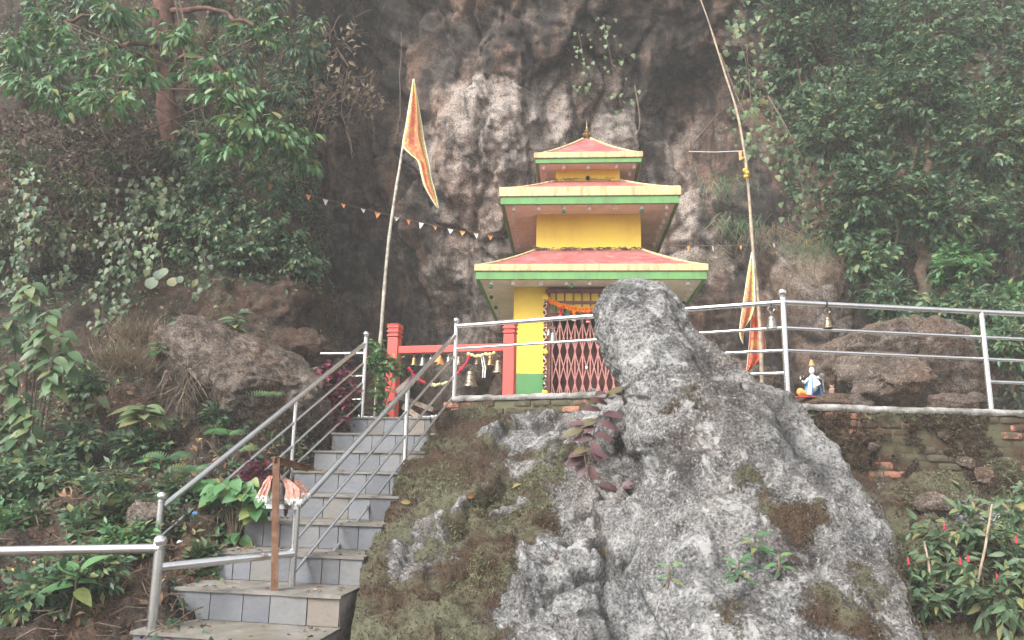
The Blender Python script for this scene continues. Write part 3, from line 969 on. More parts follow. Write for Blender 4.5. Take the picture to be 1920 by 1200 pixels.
# ------------------------------------------------------------------ object materials
t = NT('stainless_steel')
n = t.noise(120, 3, 0.6, t.scale(t.pos(), (1, 1, 0.15)))
c = t.mix(t.ramp(t.noise(5, 4, 0.7), [(0.5, 0.0), (0.75, 0.35)]), (0.66, 0.665, 0.67), (0.42, 0.40, 0.37))
t.bsdf(c, 0.27, 0.95, None, 0.5)
M['steel'] = t.m
M['yellow'] = paint('yellow_paint', (0.78, 0.55, 0.07), (0.46, 0.32, 0.08), 0.4, 0.55, 2.5)
M['green'] = paint('green_paint', (0.125, 0.28, 0.10), (0.09, 0.12, 0.06), 0.6, 0.65, 8)
M['dado'] = paint('dado_green_paint', (0.10, 0.27, 0.10), (0.06, 0.11, 0.05), 0.3, 0.6, 4)
M['cream'] = paint('cream_paint', (0.56, 0.45, 0.235), (0.15, 0.11, 0.075), 0.8, 0.75, 14)
M['soffit'] = paint('soffit_paint', (0.74, 0.69, 0.61), (0.22, 0.18, 0.13), 0.4, 0.7, 2)
M['redpost'] = paint('red_post_paint', (0.55, 0.085, 0.07), (0.25, 0.06, 0.05), 0.4, 0.5, 4)
t = NT('red_roof_paint')
n1 = t.noise(3.5, 6, 0.7)
c = t.mix(t.ramp(n1, [(0.4, 0.0), (0.7, 0.75)]), (0.30, 0.075, 0.075), (0.36, 0.17, 0.165))
c = t.mix(t.ramp(t.noise(8, 5, 0.75), [(0.50, 0.0), (0.68, 0.7)]), c, (0.33, 0.25, 0.235))
c = t.mix(t.ramp(t.noise(45, 4, 0.7), [(0.3, 0.6), (0.42, 0.0)]), c, (0.16, 0.07, 0.06))
t.bsdf(c, 0.6, 0, t.bump(t.noise(60, 4), 0.3, 0.004))
M['roof'] = t.m
M['gate'] = plain('gate_brown_paint', (0.38, 0.17, 0.145), 0.5, 0, 0.3, 25)
M['frame'] = plain('door_frame_paint', (0.20, 0.078, 0.068), 0.55, 0, 0.3, 15)
M['inner'] = plain('dark_red_cloth', (0.085, 0.028, 0.028), 0.9, 0, 0.4, 8)
M['black'] = plain('dark_interior', (0.012, 0.011, 0.012), 0.9)
M['porcelain'] = plain('porcelain', (0.80, 0.77, 0.72), 0.35, 0, 0.12, 30)
M['brass'] = plain('aged_brass', (0.36, 0.26, 0.13), 0.38, 0.85, 0.4, 40)
M['bronze'] = plain('dull_bronze', (0.25, 0.20, 0.145), 0.42, 0.8, 0.45, 30)
M['pewter'] = plain('grey_bell_metal', (0.30, 0.295, 0.28), 0.4, 0.8, 0.35, 30)
M['iron'] = plain('dark_iron', (0.06, 0.052, 0.048), 0.6, 0.6, 0.4, 40)
t = NT('rusty_iron')
c = t.ramp(t.noise(14, 6, 0.7), [(0.3, (0.075, 0.036, 0.022)), (0.55, (0.17, 0.09, 0.055)), (0.75, (0.26, 0.17, 0.12))])
t.bsdf(c, 0.8, 0.2, t.bump(t.noise(60, 4), 0.5, 0.004))
M['rust'] = t.m
M['gbulb'] = plain('green_glass_bulb', (0.02, 0.16, 0.10), 0.1)
M['rbulb'] = plain('red_glass_bulb', (0.5, 0.05, 0.02), 0.1)
M['ybulb'] = plain('amber_glass_bulb', (0.55, 0.36, 0.05), 0.1)
M['twig'] = plain('dry_twig', (0.13, 0.095, 0.07), 0.9, 0, 0.5, 30)
M['bark'] = plain('bark', (0.10, 0.07, 0.05), 0.9, 0, 0.55, 12, 0.8)
M['redbark'] = plain('red_brown_bark', (0.10, 0.05, 0.038), 0.9, 0, 0.55, 9, 0.9)
M['marigold'] = plain('marigold', (0.75, 0.20, 0.02), 0.7, 0, 0.4, 60)
M['yflower'] = plain('yellow_flower', (0.75, 0.56, 0.10), 0.7, 0, 0.25, 60)
M['wflower'] = plain('cream_flower', (0.62, 0.60, 0.30), 0.7, 0, 0.3, 60)
M['rflower'] = plain('crimson_flower', (0.45, 0.03, 0.05), 0.7, 0, 0.4, 60)
M['maroon'] = plain('maroon_bead', (0.13, 0.03, 0.035), 0.6, 0, 0.5, 50)
M['white'] = plain('white_plastic', (0.72, 0.72, 0.70), 0.5, 0, 0.15, 40)
M['orange'] = plain('orange_cloth', (0.6, 0.27, 0.10), 0.8, 0, 0.3, 30)
M['wood'] = plain('weathered_plank', (0.22, 0.17, 0.13), 0.85, 0, 0.4, 15, 0.4)

# ------------------------------------------------------------------ the shrine
SH = thing('shrine', 'three-tiered yellow shrine with red pagoda roofs against the cliff', 'shrine', (1.19, 12.0, TZ), R(-4.2))
def L(mb, name, mat, parent=None, smooth=False):
    return mb.build(name, mat, parent or SH, smooth, local=True)

# walls of the three tiers
H1 = 1.09
gx0, gx1 = -0.60, 0.52                # gate opening
mb = MB()
mb.box((0, H1 - 0.06, 1.0), (2 * H1, 0.12, 2.0))
for s in (-1, 1):
    mb.box((s * (H1 - 0.06), 0, 1.0), (0.12, 2 * H1 - 0.241, 2.0))
mb.box(((-H1 + gx0) / 2, -H1 + 0.06, 1.0), (gx0 + H1, 0.12, 2.0))
mb.box(((H1 + gx1) / 2, -H1 + 0.06, 1.0), (H1 - gx1, 0.12, 2.0))
L(mb, 'wall', M['yellow'])
for x0, x1 in ((-H1 - 0.003, gx0), (gx1, H1 + 0.003)):
    mb = MB(); mb.box(((x0 + x1) / 2, -H1 - 0.0015, 0.35), (x1 - x0, 0.006, 0.7)); L(mb, 'dado', M['dado'])
for s in (-1, 1):
    mb = MB(); mb.box((s * (H1 + 0.0015), 0, 0.35), (0.0062, 2 * H1 - 0.02, 0.699)); L(mb, 'dado', M['dado'])
mb = MB(); mb.box((0, 0, 2.92), (2 * 0.787, 2 * 0.787, 0.62)); L(mb, 'wall', M['yellow'])
w3 = MB(); w3.box((0, 0, 3.95), (2 * 0.505, 2 * 0.505, 0.34)); w3 = L(w3, 'wall', M['yellow'])
mb = MB()
mb.lathe([(0.03, 0), (0.034, 0.03), (0.024, 0.03), (0.024, 0.006)], (0, 0, 0), 14, Matrix.Rotation(R(90), 3, 'X'))
mb.v = [(x, y - 0.505, z + 3.87) for x, y, z in mb.v]
L(mb, 'pipe_mouth', M['black'], w3)
# crack lines on the middle wall are paint; interior behind the gate
mb = MB(); mb.box(((gx0 + gx1) / 2, -H1 + 0.32, 0.95), (gx1 - gx0 + 0.3, 0.02, 1.9)); L(mb, 'inner_curtain', M['inner'])
mb = MB(); mb.box((0, 0, 0.004), (2 * H1 - 0.25, 2 * H1 - 0.25, 0.01)); L(mb, 'floor_slab', M['black'])

def roof(name, e, zs, zb, zt, inner, zi, apex=False, fr=(), sd=(), bulbs=()):
    """eave half width e, soffit zs, green up to zb, cream up to zt, roof rising to half width inner at zi"""
    # red slope, a little concave, set behind the cream rim
    rf = MB()
    n, nn = 8, 10
    e0 = e - 0.05
    prof = []
    for k in range(n + 1):
        f = k / n
        h = e0 + (inner - e0) * f
        z = (zt - 0.018) + (zi - zt + 0.018) * (0.78 * f + 0.22 * f * f)
        prof.append((h, z))
    V = []
    for h, z in prof:
        V += [(-h, -h, z), (h, -h, z), (h, h, z), (-h, h, z)]
    F = [(4 * k + q, 4 * k + (q + 1) % 4, 4 * k + 4 + (q + 1) % 4, 4 * k + 4 + q) for k in range(n) for q in range(4)]
    rf.add(V, F)
    ro = L(rf, 'roof', M['roof'])
    # cream rim: a square ring with a raised lip, and the ribs on the hips
    rim = MB()
    def ring(o_, i_, z0, z1):
        mbx = rim
        for q in range(4):
            ca, sa = [(1, 0), (0, 1), (-1, 0), (0, -1)][q]
            rot = lambda x, y: (x * ca - y * sa, x * sa + y * ca)
            bt = [rot(-o_, -o_), rot(o_, -o_), rot(i_, -i_), rot(-i_, -i_)]
            mbx.prism([(x, y, z0) for x, y in bt], [(x, y, z1) for x, y in bt])
    ring(e, e - 0.055, zb, zt)
    for sx in (-1, 1):
        for sy in (-1, 1):
            pts = [(sx * h, sy * h, z + 0.008) for h, z in prof]
            rim.tube(pts, 0.022, 6)
    bevel(L(rim, 'cream_rim', M['cream'], ro), 0.008)
    fa = MB(); rim = fa
    ring(e - 0.022, e - 0.07, zs - 0.012, zb - 0.002)
    bevel(L(fa, 'green_fascia', M['green'], ro), 0.004)
    so = MB()
    so.box((0, 0, zs + 0.012), (2 * e - 0.15, 2 * e - 0.15, 0.024))
    L(so, 'soffit', M['soffit'], ro)
    # lamp sockets
    for (x, y) in [(x * e, -e + 0.14) for x in fr] + [(-e + 0.17, y * e) for y in sd] + [(e - 0.17, y * e) for y in sd]:
        link_local('lamp_socket', SOCK, ro, (x + random.uniform(-.012, .012), y + random.uniform(-.01, .01), zs - 0.001))
    for (x, y, mt) in bulbs:
        link_local('bulb', BULB[mt], ro, (x * e, y * e, zs - 0.06))
    return ro

def link_local(name, me, parent, loc):
    o = bpy.data.objects.new(name, me)
    COL.objects.link(o)
    o.parent = parent
    o.location = loc
    WM[o.name] = wm(parent) @ Matrix.Translation(Vector(loc))
    return o
mb = MB(); mb.lathe([(0.036, 0), (0.036, -0.010), (0.024, -0.016), (0.022, -0.04), (0.030, -0.05), (0.030, -0.062), (0.02, -0.062), (0.018, -0.03)], (0, 0, 0), 12)
SOCK = mb.mesh('lamp_socket', M['porcelain'], True)
BULB = {}
for k in ('gbulb', 'rbulb', 'ybulb'):
    mb = MB(); mb.lathe([(0.012, 0.02), (0.013, 0), (0.027, -0.02), (0.03, -0.035), (0.024, -0.052), (0.0, -0.06)], (0, 0, 0), 10)
    BULB[k] = mb.mesh('bulb', M[k], True)
r1 = roof('lower', 1.62, 1.97, 2.075, 2.175, 0.775, 2.63, False, (-0.86, -0.66, -0.42, -0.20, 0.0, 0.28, 0.55, 0.84), (-0.72, -0.5, -0.28, -0.06, 0.16, 0.38, 0.6),
     [(-0.86, -0.914, 'gbulb'), (-0.155, -0.914, 'gbulb'), (-0.895, -0.5, 'gbulb'), (-0.895, -0.06, 'gbulb'), (0.895, -0.28, 'gbulb')])
r2 = roof('middle', 1.32, 3.18, 3.285, 3.43, 0.495, 3.84, False, (-0.84, -0.55, -0.28, 0.0, 0.28, 0.58, 0.86), (-0.66, -0.42, -0.18, 0.06, 0.3, 0.54),
     [(-0.28, -0.894, 'gbulb'), (0.58, -0.894, 'gbulb')])
r3 = roof('upper', 0.835, 4.02, 4.085, 4.18, 0.06, 4.74, True, (-0.82, -0.44, 0.0, 0.52, 0.84), (-0.45, -0.05),
     [(-0.44, -0.832, 'rbulb'), (-0.796, -0.25, 'ybulb')])
# brass finial
mb = MB()
mb.lathe([(0.07, 4.72), (0.075, 4.745), (0.04, 4.76), (0.022, 4.78), (0.05, 4.80), (0.062, 4.825), (0.05, 4.85), (0.02, 4.87), (0.016, 4.885), (0.036, 4.90), (0.038, 4.915), (0.014, 4.935), (0.022, 4.95), (0.02, 4.965), (0.007, 4.985), (0.004, 5.09), (0.0, 5.10)], (0, 0, 0), 14)
for k in range(8):
    a_ = k * math.pi / 4
    mb.ball((0.062 * math.cos(a_), 0.062 * math.sin(a_), 4.85), 0.014, 6, 4)
L(mb, 'finial', M['brass'], None, True)
# bent black cable behind the top roof
mb = MB()
pts = [(-0.36 + 0.19 * f, -0.15, 4.52 + 0.40 * math.sin(math.pi * min(1, 0.08 + f * 0.8)) ** 0.8) for f in np.linspace(0, 1, 14)]
mb.tube(pts, 0.008, 6)
L(mb, 'cable', M['black'], None, True)
# dry creeper lying in the joint of roof and wall
for (h, z, n_) in ((0.80, 2.615, 60), (0.52, 3.832, 20)):
    mb = MB()
    for k in range(n_):
        x = random.uniform(-h, h)
        p = Vector((x, -h - random.uniform(0.0, 0.03), z + random.uniform(0, 0.02)))
        d_ = Vector((random.choice((-1, 1)) * random.uniform(0.05, 0.14), random.uniform(-.04, .02), random.uniform(-0.015, 0.03)))
        mb.tube([p, p + d_ * 0.5 + Vector((0, 0, random.uniform(0, .02))), p + d_], random.uniform(0.004, 0.009) * (1 if n_ > 30 else .6), 5)
    o = L(mb, 'dry_creeper', M['twig'])
    o['kind'] = 'stuff'

# gate: frame, transom, collapsible lattice
fy = -H1 - 0.012
fr = MB()
fr.box((gx0 + 0.02, fy, 0.94), (0.05, 0.05, 1.88)); fr.box((gx1 - 0.02, fy, 0.94), (0.05, 0.05, 1.88))
fr.box(((gx0 + gx1) / 2, fy, 1.905), (gx1 - gx0 + 0.06, 0.06, 0.05))
L(fr, 'door_frame', M['frame'])
tp = MB(); tp.box(((gx0 + gx1) / 2, -H1 + 0.02, 1.70), (gx1 - gx0 - 0.06, 0.02, 0.36)); tr = L(tp, 'transom', M['yellow'])
bar_v = MB(); bar_v.box((0, 0, 0), (0.022, 0.03, 0.36)); bar_v = bar_v.mesh('bar', M['frame'])
for k in range(1, 9):
    link_local('bar', bar_v, tr, (gx0 + k * (gx1 - gx0) / 9, fy + 0.018, 1.70))
mb = MB()
for z in (1.74, 1.56):
    mb.box(((gx0 + gx1) / 2, fy + 0.012, z), (gx1 - gx0 - 0.06, 0.02, 0.045))
L(mb, 'crossbar', M['frame'], tr)
gate = MB()
gate.box(((gx0 + gx1) / 2, fy + 0.01, 0.025), (gx1 - gx0 - 0.06, 0.06, 0.03))
gate.box(((gx0 + gx1) / 2, fy + 0.01, 1.52), (gx1 - gx0 - 0.06, 0.05, 0.03))
gate = L(gate, 'lattice_gate', M['gate'])
gv = MB(); gv.box((0, 0, 0), (0.018, 0.012, 1.46)); gv = gv.mesh('bar', M['gate'])
gl = {}
nb = 10
gstep = (gx1 - gx0 - 0.14) / (nb - 1)
ln = math.hypot(2 * gstep, 0.5)
for s in (-1, 1):
    b_ = MB(); b_.box((0, 0, 0), (0.015, 0.005, 0.46), Matrix.Rotation(s * math.atan2(gstep, 0.42), 3, 'Y')); gl[s] = b_.mesh('slat', M['gate'])
for k in range(nb):
    x = gx0 + 0.07 + k * gstep
    link_local('bar', gv, gate, (x, fy + 0.016, 0.77))
    if k < nb - 1:
        for r_ in range(3):
            for s in (-1, 1):
                link_local('slat', gl[s], gate, (x + gstep / 2, fy + 0.006 + 0.004 * s, 0.36 + r_ * 0.44))
mb = MB(); mb.box((gx0 + 0.07 + 4.5 * gstep, fy - 0.012, 0.79), (0.035, 0.014, 0.04)); mb.tube([(gx0 + 0.07 + 4.5 * gstep + 0.012 * math.cos(a_), fy - 0.012, 0.81 + 0.03 * math.sin(a_)) for a_ in np.linspace(0, math.pi, 8)], 0.004, 6)
L(mb, 'padlock', M['steel'], gate)

SHM = wm(SH)
def S(x, y, z): return SHM @ Vector((x, y, z))

# marigold garland over the gate
def petal_balls(mb, pts, r, jit=0.3):
    for p in pts:
        q = Vector(p) + Vector((random.uniform(-1, 1), random.uniform(-1, 1), random.uniform(-1, 1))) * r * jit
        rr = r * random.uniform(0.8, 1.15)
        D, F = [], []
        mb.ball(q, rr, 7, 5, (random.uniform(.85, 1.15), random.uniform(.85, 1.1), random.uniform(.8, 1.1)))
G1 = thing('flower_garland', 'orange marigold garland with hanging leaves strung across the gate top', 'garland', S(gx0, fy - 0.05, 1.75))
mb = MB()
for f in np.linspace(0, 1, 52):
    x = gx0 + 0.03 + f * (gx1 - gx0 - 0.02)
    z = 1.80 - 0.62 * f * (1 - f) - 0.05 * (1 - f)
    petal_balls(mb, [S(x, fy - 0.06, z), S(x + .008, fy - 0.07, z - 0.026), S(x - .006, fy - 0.075, z + 0.018)], 0.022, 0.45)
o = mb.build('flowers', M['marigold'], G1); o['kind'] = 'stuff'
lt = leaf_t(0.34, 4, 0.35, 0.1, 'lance')
M['torleaf'] = leafmat('garland_leaf', (0.03, 0.075, 0.05), (0.06, 0.14, 0.08), objrand=True)
for k in range(11):
    f = (k + 0.5) / 11
    x = gx0 + 0.04 + f * (gx1 - gx0 - 0.04); z = 1.74 - 0.62 * f * (1 - f)
    if k % 2 == 0:
        leaf_parts([S(x, fy - 0.07, z)], [(0.05 * random.uniform(-1, 1), -0.05, -1)], [(0.2 * random.uniform(-1, 1), -1, 0)], [0.17], 'tor', lt, M['torleaf'], G1)
    else:
        mb = MB(); mb.ball(S(x, fy - .07, z - 0.03), 0.028, 8, 6); mb.ball(S(x, fy - .07, z - 0.075), 0.024, 8, 6)
        mb.lathe([(0.012, .02), (0.02, -0.01), (0.03, -0.035), (0.028, -.04)], S(x, fy - .07, z - 0.105), 8)
        mb.build('ornament', M['rflower'] if k % 4 == 1 else M['marigold'], G1)
        mb = MB(); mb.lathe([(0.006, .02), (0.022, 0.0), (0.03, -0.022), (0.01, -.024)], S(x, fy - .07, z - 0.13), 8)
        mb.build('tassel', M['white'], G1)
def side_garland(x, z0, z1, balls, label):
    g_ = thing('bead_garland', label, 'garland', S(x, fy - 0.06, z0))
    mb, mw = MB(), MB()
    z = z0; k = 0
    while z < z1:
        a_ = k * 0.9
        p = S(x + 0.016 * math.cos(a_), fy - 0.06 + 0.016 * math.sin(a_), z)
        (mw if k % 4 == 0 else mb).ball(p, 0.017, 6, 4)
        z += 0.0125; k += 1
    o = mb.build('beads', M['maroon'], g_); o['kind'] = 'stuff'
    o = mw.build('white_beads', M['white'], g_); o['kind'] = 'stuff'
    for zb in balls:
        mb = MB(); petal_balls(mb, [S(x + 0.014 * math.cos(q), fy - 0.065 + 0.02 * math.sin(q), zb + 0.012 * math.sin(q * 2)) for q in range(7)], 0.034, 0.2)
        mb.build('flower_ball', M['yflower'], g_)
side_garland(gx0 - 0.03, 0.05, 1.78, (0.42, 1.0, 1.79), 'beaded garland with yellow flower balls on the left gate jamb')
side_garland(gx1 + 0.03, 0.05, 1.78, (0.42, 1.0, 1.79), 'beaded garland with yellow flower balls on the right gate jamb, mostly behind the rock')

# ------------------------------------------------------------------ bells
def bell_meshes(mat):
    b = MB(); b.lathe([(0.10, 1.0), (0.2, 0.98), (0.26, 0.9), (0.28, 0.7), (0.31, 0.45), (0.37, 0.22), (0.46, 0.06), (0.5, 0.0), (0.5, -0.03), (0.46, -0.03), (0.36, 0.18), (0.27, 0.5), (0.2, 0.9)], (0, 0, -1.0), 18)
    for rr, z in ((0.335, -0.6), (0.30, -0.25), (0.43, -0.83)):
        b.lathe([(rr - 0.02, z - 0.02), (rr + 0.012, z), (rr - 0.02, z + 0.02)], (0, 0, 0), 18)
    c = MB(); c.lathe([(0.09, 0.0), (0.12, 0.05), (0.05, 0.1), (0.07, 0.16), (0.02, 0.2)], (0, 0, 0), 10)
    ringp = [(0.11 * math.cos(a_), 0, 0.30 + 0.13 * math.sin(a_)) for a_ in np.linspace(0, 2 * math.pi, 13)]
    c.tube(ringp, 0.032, 6)
    k = MB(); k.tube([(0, 0, -0.1), (0, 0, -0.95)], 0.025, 6); k.ball((0, 0, -1.02), 0.085, 8, 6)
    return b.mesh('bell_body', mat, True), c.mesh('crown', mat, True), k.mesh('clapper', M['iron'], True)
BELLS = {k: bell_meshes(M[k]) for k in ('brass', 'bronze', 'pewter')}
def bell(p, size, metal, label, group=None, star=False, hang=None):
    """p: top of the bell body"""
    b_ = thing('bell', label, 'bell', p, random.uniform(-.3, .3), group)
    for nm, me in zip(('bell_body', 'crown', 'clapper'), BELLS[metal]):
        o = link_local(nm, me, b_, (0, 0, 0)); o.scale = (size, size, size)
    p = Vector(p)
    if star:      # openwork diamond hanger
        mb = MB()
        q = [(-0.3, 0.62), (0, 0.3), (0.3, 0.62), (0, 0.94), (-0.3, 0.62)]
        mb.tube([p + Vector((x * size, 0, z * size)) for x, z in q], 0.055 * size, 6)
        mb.build('diamond_hanger', M[metal], b_)
    if hang:
        mb = MB(); mb.tube([p + Vector((0, 0, 0.4 * size)), (p + Vector(hang)) / 2 + Vector((0.003, 0, 0.1 * size)), hang], 0.005, 6)
        mb.build('hook', M['iron'], b_)
    return b_

# red bell frame
AL, AR = Vector((-1.628, 10.62, 0)), Vector((-0.02, 10.2, 0))
BF = thing('bell_arch', 'red painted concrete frame with a row of hanging bells', 'arch', (AL.x, AL.y, TZ))
dA = (AR - AL).normalized(); RzA = Matrix.Rotation(math.atan2(dA.y, dA.x), 3, 'Z')
for P_ in (AL, AR):
    mb = MB()
    mb.box((P_.x, P_.y, 1.13), (0.15, 0.15, 1.42), RzA)
    for z, w_ in ((1.865, 0.17), (1.90, 0.145), (1.925, 0.175), (1.955, 0.15), (1.985, 0.175), (2.012, 0.16)):
        mb.box((P_.x, P_.y, z), (w_, w_, 0.031), RzA, 1.0 if z != 2.012 else 1.15)
    bevel(mb.build('post', M['redpost'], BF), 0.006)
mb = MB()
mid = (AL + AR) / 2
mb.box((mid.x, mid.y, 1.665), ((AR - AL).length - 0.152, 0.10, 0.10), RzA)
bevel(mb.build('crossbar', M['redpost'], BF), 0.006)
def on_bar(px):
    # point under the crossbar at this photo column
    best = min(np.linspace(0, 1, 400), key=lambda f: abs(960 + FPX * ((AL.x + (AR.x - AL.x) * f) / (AL.y + (AR.y - AL.y) * f)) * 1.0 / math.cos(PITCH) * 1.0 - px))
    return AL.lerp(AR, best)
bl = [(777, .10, 'brass', 'small brass bell, first from the left under the red crossbar'),
      (794, .11, 'pewter', 'small grey bell, second from the left under the red crossbar'),
      (810, .10, 'pewter', 'small grey bell, third from the left under the red crossbar'),
      (826, .10, 'brass', 'small bell wrapped in yellow cloth, fourth under the red crossbar'),
      (844, .11, 'pewter', 'small grey bell, fifth under the crossbar, just left of the steel post'),
      (863, .11, 'bronze', 'small bronze bell just right of the steel post'),
      (898, .11, 'bronze', 'bronze bell under the left part of the cream flower string'),
      (922, .12, 'brass', 'brass bell under the right end of the cream flower string'),
      (937, .17, 'bronze', 'ornate openwork bell beside the right red post')]
for px, sz, mt, lb in bl:
    f = (px - 737) / (958 - 737)
    q = AL.lerp(AR, f)
    zt = 1.555 if px != 937 else 1.50
    bell((q.x, q.y, zt), sz, mt, lb, 'bells on the red frame', px == 937, (q.x, q.y, 1.62))
q = AL.lerp(AR, (886 - 737) / 221)
bell((q.x, q.y - 0.05, 1.35), 0.20, 'bronze', 'large bronze bell hanging lowest from the red frame', 'bells on the red frame', False, (q.x, q.y - 0.03, 1.63))
# yellow cloth on the fourth bell
q = AL.lerp(AR, (826 - 737) / 221)
V = np.zeros((8, 16, 3))
for i in range(8):
    for j in range(16):
        a_ = j / 16 * 2 * math.pi; r_ = 0.02 + 0.045 * i / 7 + 0.008 * math.sin(5 * a_ + i * .4)
        V[i, j] = (q.x + r_ * math.cos(a_), q.y + r_ * math.sin(a_), 1.585 - 0.12 * i / 7 + 0.02 * math.sin(2 * a_) * i / 7)
b0 = np.array([q.x, q.y, 1.46])
o = link('bell_cloth', np_mesh('bell_cloth', V.reshape(-1, 3) - b0, grid_faces(8, 16, True), M['orange']), None, Matrix.Translation(Vector(b0)))
tag(o, 'ochre cloth tied round a small bell on the red frame', 'cloth')
# garlands on the frame
def string_garland(name, label, pts, segs, r):
    g_ = thing(name, label, 'garland', pts[0])
    W_ = cat_w(len(pts), np.linspace(0, len(pts) - 1, 90)) @ np.array([tuple(p) for p in pts])
    for i, (f0, f1, mt) in enumerate(segs):
        mb = MB()
        seg = W_[int(f0 * 89):int(f1 * 89) + 1]
        L_ = np.linalg.norm(np.diff(seg, axis=0), axis=1).sum()
        n_ = max(4, int(L_ / (r * 0.9)))
        for k in range(n_):
            p = seg[min(int(k / n_ * len(seg)), len(seg) - 1)]
            petal_balls(mb, [p], r, 0.5)
        o = mb.build('flowers', M[mt], g_); o['kind'] = 'stuff'
    mb = MB(); mb.tube([tuple(p) for p in W_[::3]], 0.003, 5); mb.build('string', M['twig'], g_)
    return g_
ga = lambda px, py, dy=-0.1: at(px, py, AL.lerp(AR, (px - 737) / 221).y + dy)
string_garland('flower_garland', 'crimson and cream flower garland looping below the small bells', [ga(768, 690), ga(780, 708), ga(798, 718), ga(815, 722), ga(840, 716), ga(858, 700), ga(872, 684), ga(882, 668)],
               [(0.0, 0.3, 'rflower'), (0.38, 0.62, 'wflower'), (0.72, 1.0, 'rflower')], 0.02)
string_garland('flower_garland', 'short cream flower string under the right half of the crossbar', [ga(878, 664), ga(892, 667), ga(905, 666), ga(930, 662)], [(0.0, 1.0, 'wflower')], 0.022)
mb = MB()
for dx in (0, 4):
    mb.tube([ga(902 + dx, 668), ga(906 + dx, 690), ga(905 + dx, 708)], 0.008, 5)
mb.single('ribbon', M['white'], ga(904, 708), 'thin white ribbons dangling between the bells on the red frame', 'ribbon')
# planks lying behind the stairs
for i, (a_, b_) in enumerate([((756, 762, 9.9), (786, 783, 9.75)), ((750, 745, 10.4), (812, 768, 10.2)), ((742, 735, 10.3), (775, 705, 10.5))]):
    p, q = at(*a_), at(*b_)
    mb = MB(); d_ = q - p
    mb.box((p + q) / 2, (d_.length, 0.03, 0.06), d_.to_track_quat('X', 'Z').to_matrix())
    mb.single('plank', M['wood'] if i < 2 else M['steel'], p, ['short brown plank lying at the stair head', 'long grey plank lying under the red frame', 'thin grey rod leaning below the red frame'][i], 'plank')

# ------------------------------------------------------------------ steel railings
def ball_post(par, x, y, z0, z1, r=0.026, ball=0.037):
    mb = MB(); mb.tube([(x, y, z0), (x, y, z1)], r, 14)
    mb.lathe([(r * 2.0, 0), (r * 2.0, 0.006), (r * 1.3, 0.012)], (x, y, z0), 14)
    po = mb.build('post', M['steel'], par, True)
    if ball:
        b_ = MB(); b_.lathe([(r * 0.9, -0.002), (r * 1.25, 0.006), (r * 0.8, 0.018)], (x, y, z1), 14); b_.ball((x, y, z1 + 0.014 + ball * 0.9), ball, 16, 10)
        b_.build('ball_cap', M['steel'], po, True)
    return po
def rail(par, a, b, r):
    mb = MB(); mb.tube([a, b], r, 12); return mb.build('rail', M['steel'], par, True)

RA = thing('steel_railing', 'long steel railing with ball-topped posts along the terrace edge', 'railing', (P1.x, P1.y, TZ))
ball_post(RA, P1.x, P1.y, 0.80, 1.775)
ball_post(RA, PC.x, PC.y, 0.72, 1.80, 0.028, 0.042)
ball_post(RA, PR.x, PR.y, 0.71, 1.735, 0.027, 0)
zt = 1.752
V3 = lambda p, z: (p.x, p.y, z)
rail(RA, V3(P1, zt), V3(PC, zt), 0.027)
rail(RA, V3(P1, 1.475), V3(PC, 1.49), 0.0155)
pm = P1.lerp(PC, 0.55)
rail(RA, V3(pm, 1.262), V3(PC, 1.262), 0.0155)
rail(RA, V3(pm, 1.035), V3(PC, 1.035), 0.0155)
for z in (1.49, 1.262):
    rail(RA, V3(PC, z), V3(PE, z - 0.03), 0.0165)
rail(RA, V3(PC, zt), V3(PE, zt - 0.02), 0.028)
rail(RA, V3(PR, 1.015), V3(PE, 1.01), 0.0165)

RL = thing('steel_railing', 'steel stair railing on the left of the slate steps', 'railing', (-2.88, 6.6, -1.2))
RR = thing('steel_railing', 'steel stair railing on the right of the slate steps', 'railing', (-1.64, 6.2, -1.2))
ball_post(RL, -1.835, 9.6, 0.6, 1.66)
ball_post(RL, -2.885, 6.6, -1.25, -0.275, 0.028, 0.04)
a, b = Vector((-1.85, 9.58, 1.575)), Vector((-2.875, 6.62, -0.31))
for k in range(4):
    rail(RL, a - Vector((0, 0, 0.245 * k)), b - Vector((0, 0, 0.245 * k)), 0.027 if k == 0 else 0.0145)
m_ = a.lerp(b, 0.435)
mb = MB(); mb.tube([(m_.x, m_.y, m_.z), (m_.x, m_.y, m_.z - 0.85)], 0.022, 12); mb.build('post', M['steel'], RL, True)
# top rails running off to the left
e0, e1 = Vector((-1.84, 9.6, 1.46)), at(470, 665, 9.75)
rail(RL, e0, e1, 0.022)
rail(RL, Vector((-1.84, 9.6, 1.175)), at(525, 709, 9.72), 0.0145)
rail(RL, Vector((-1.84, 9.6, 0.88)), at(655, 749, 9.62), 0.0145)
a, b = Vector((-0.69, 9.19, 1.63)), Vector((-1.635, 6.22, -0.265))
for k in range(4):
    rail(RR, a - Vector((0, 0, 0.245 * k)), b - Vector((0, 0, 0.245 * k)), 0.027 if k == 0 else 0.0145)
m_ = a.lerp(b, 0.40)
mb = MB(); mb.tube([(m_.x, m_.y, m_.z), (m_.x, m_.y, m_.z - 0.9)], 0.024, 12); mb.build('post', M['steel'], RR, True)
mb = MB(); mb.tube([(-1.65, 6.2, -1.3), (-1.65, 6.2, -0.27)], 0.028, 14); mb.build('post', M['steel'], RR, True)
mb = MB(); mb.box((-1.73, 6.15, -0.255), (0.26, 0.16, 0.012), Matrix.Rotation(R(-12), 3, 'Z')); mb.box((-1.73, 6.07, -0.272), (0.26, 0.008, 0.03), Matrix.Rotation(R(-12), 3, 'Z'))
mb.build('steel_plate', M['steel'], RR)
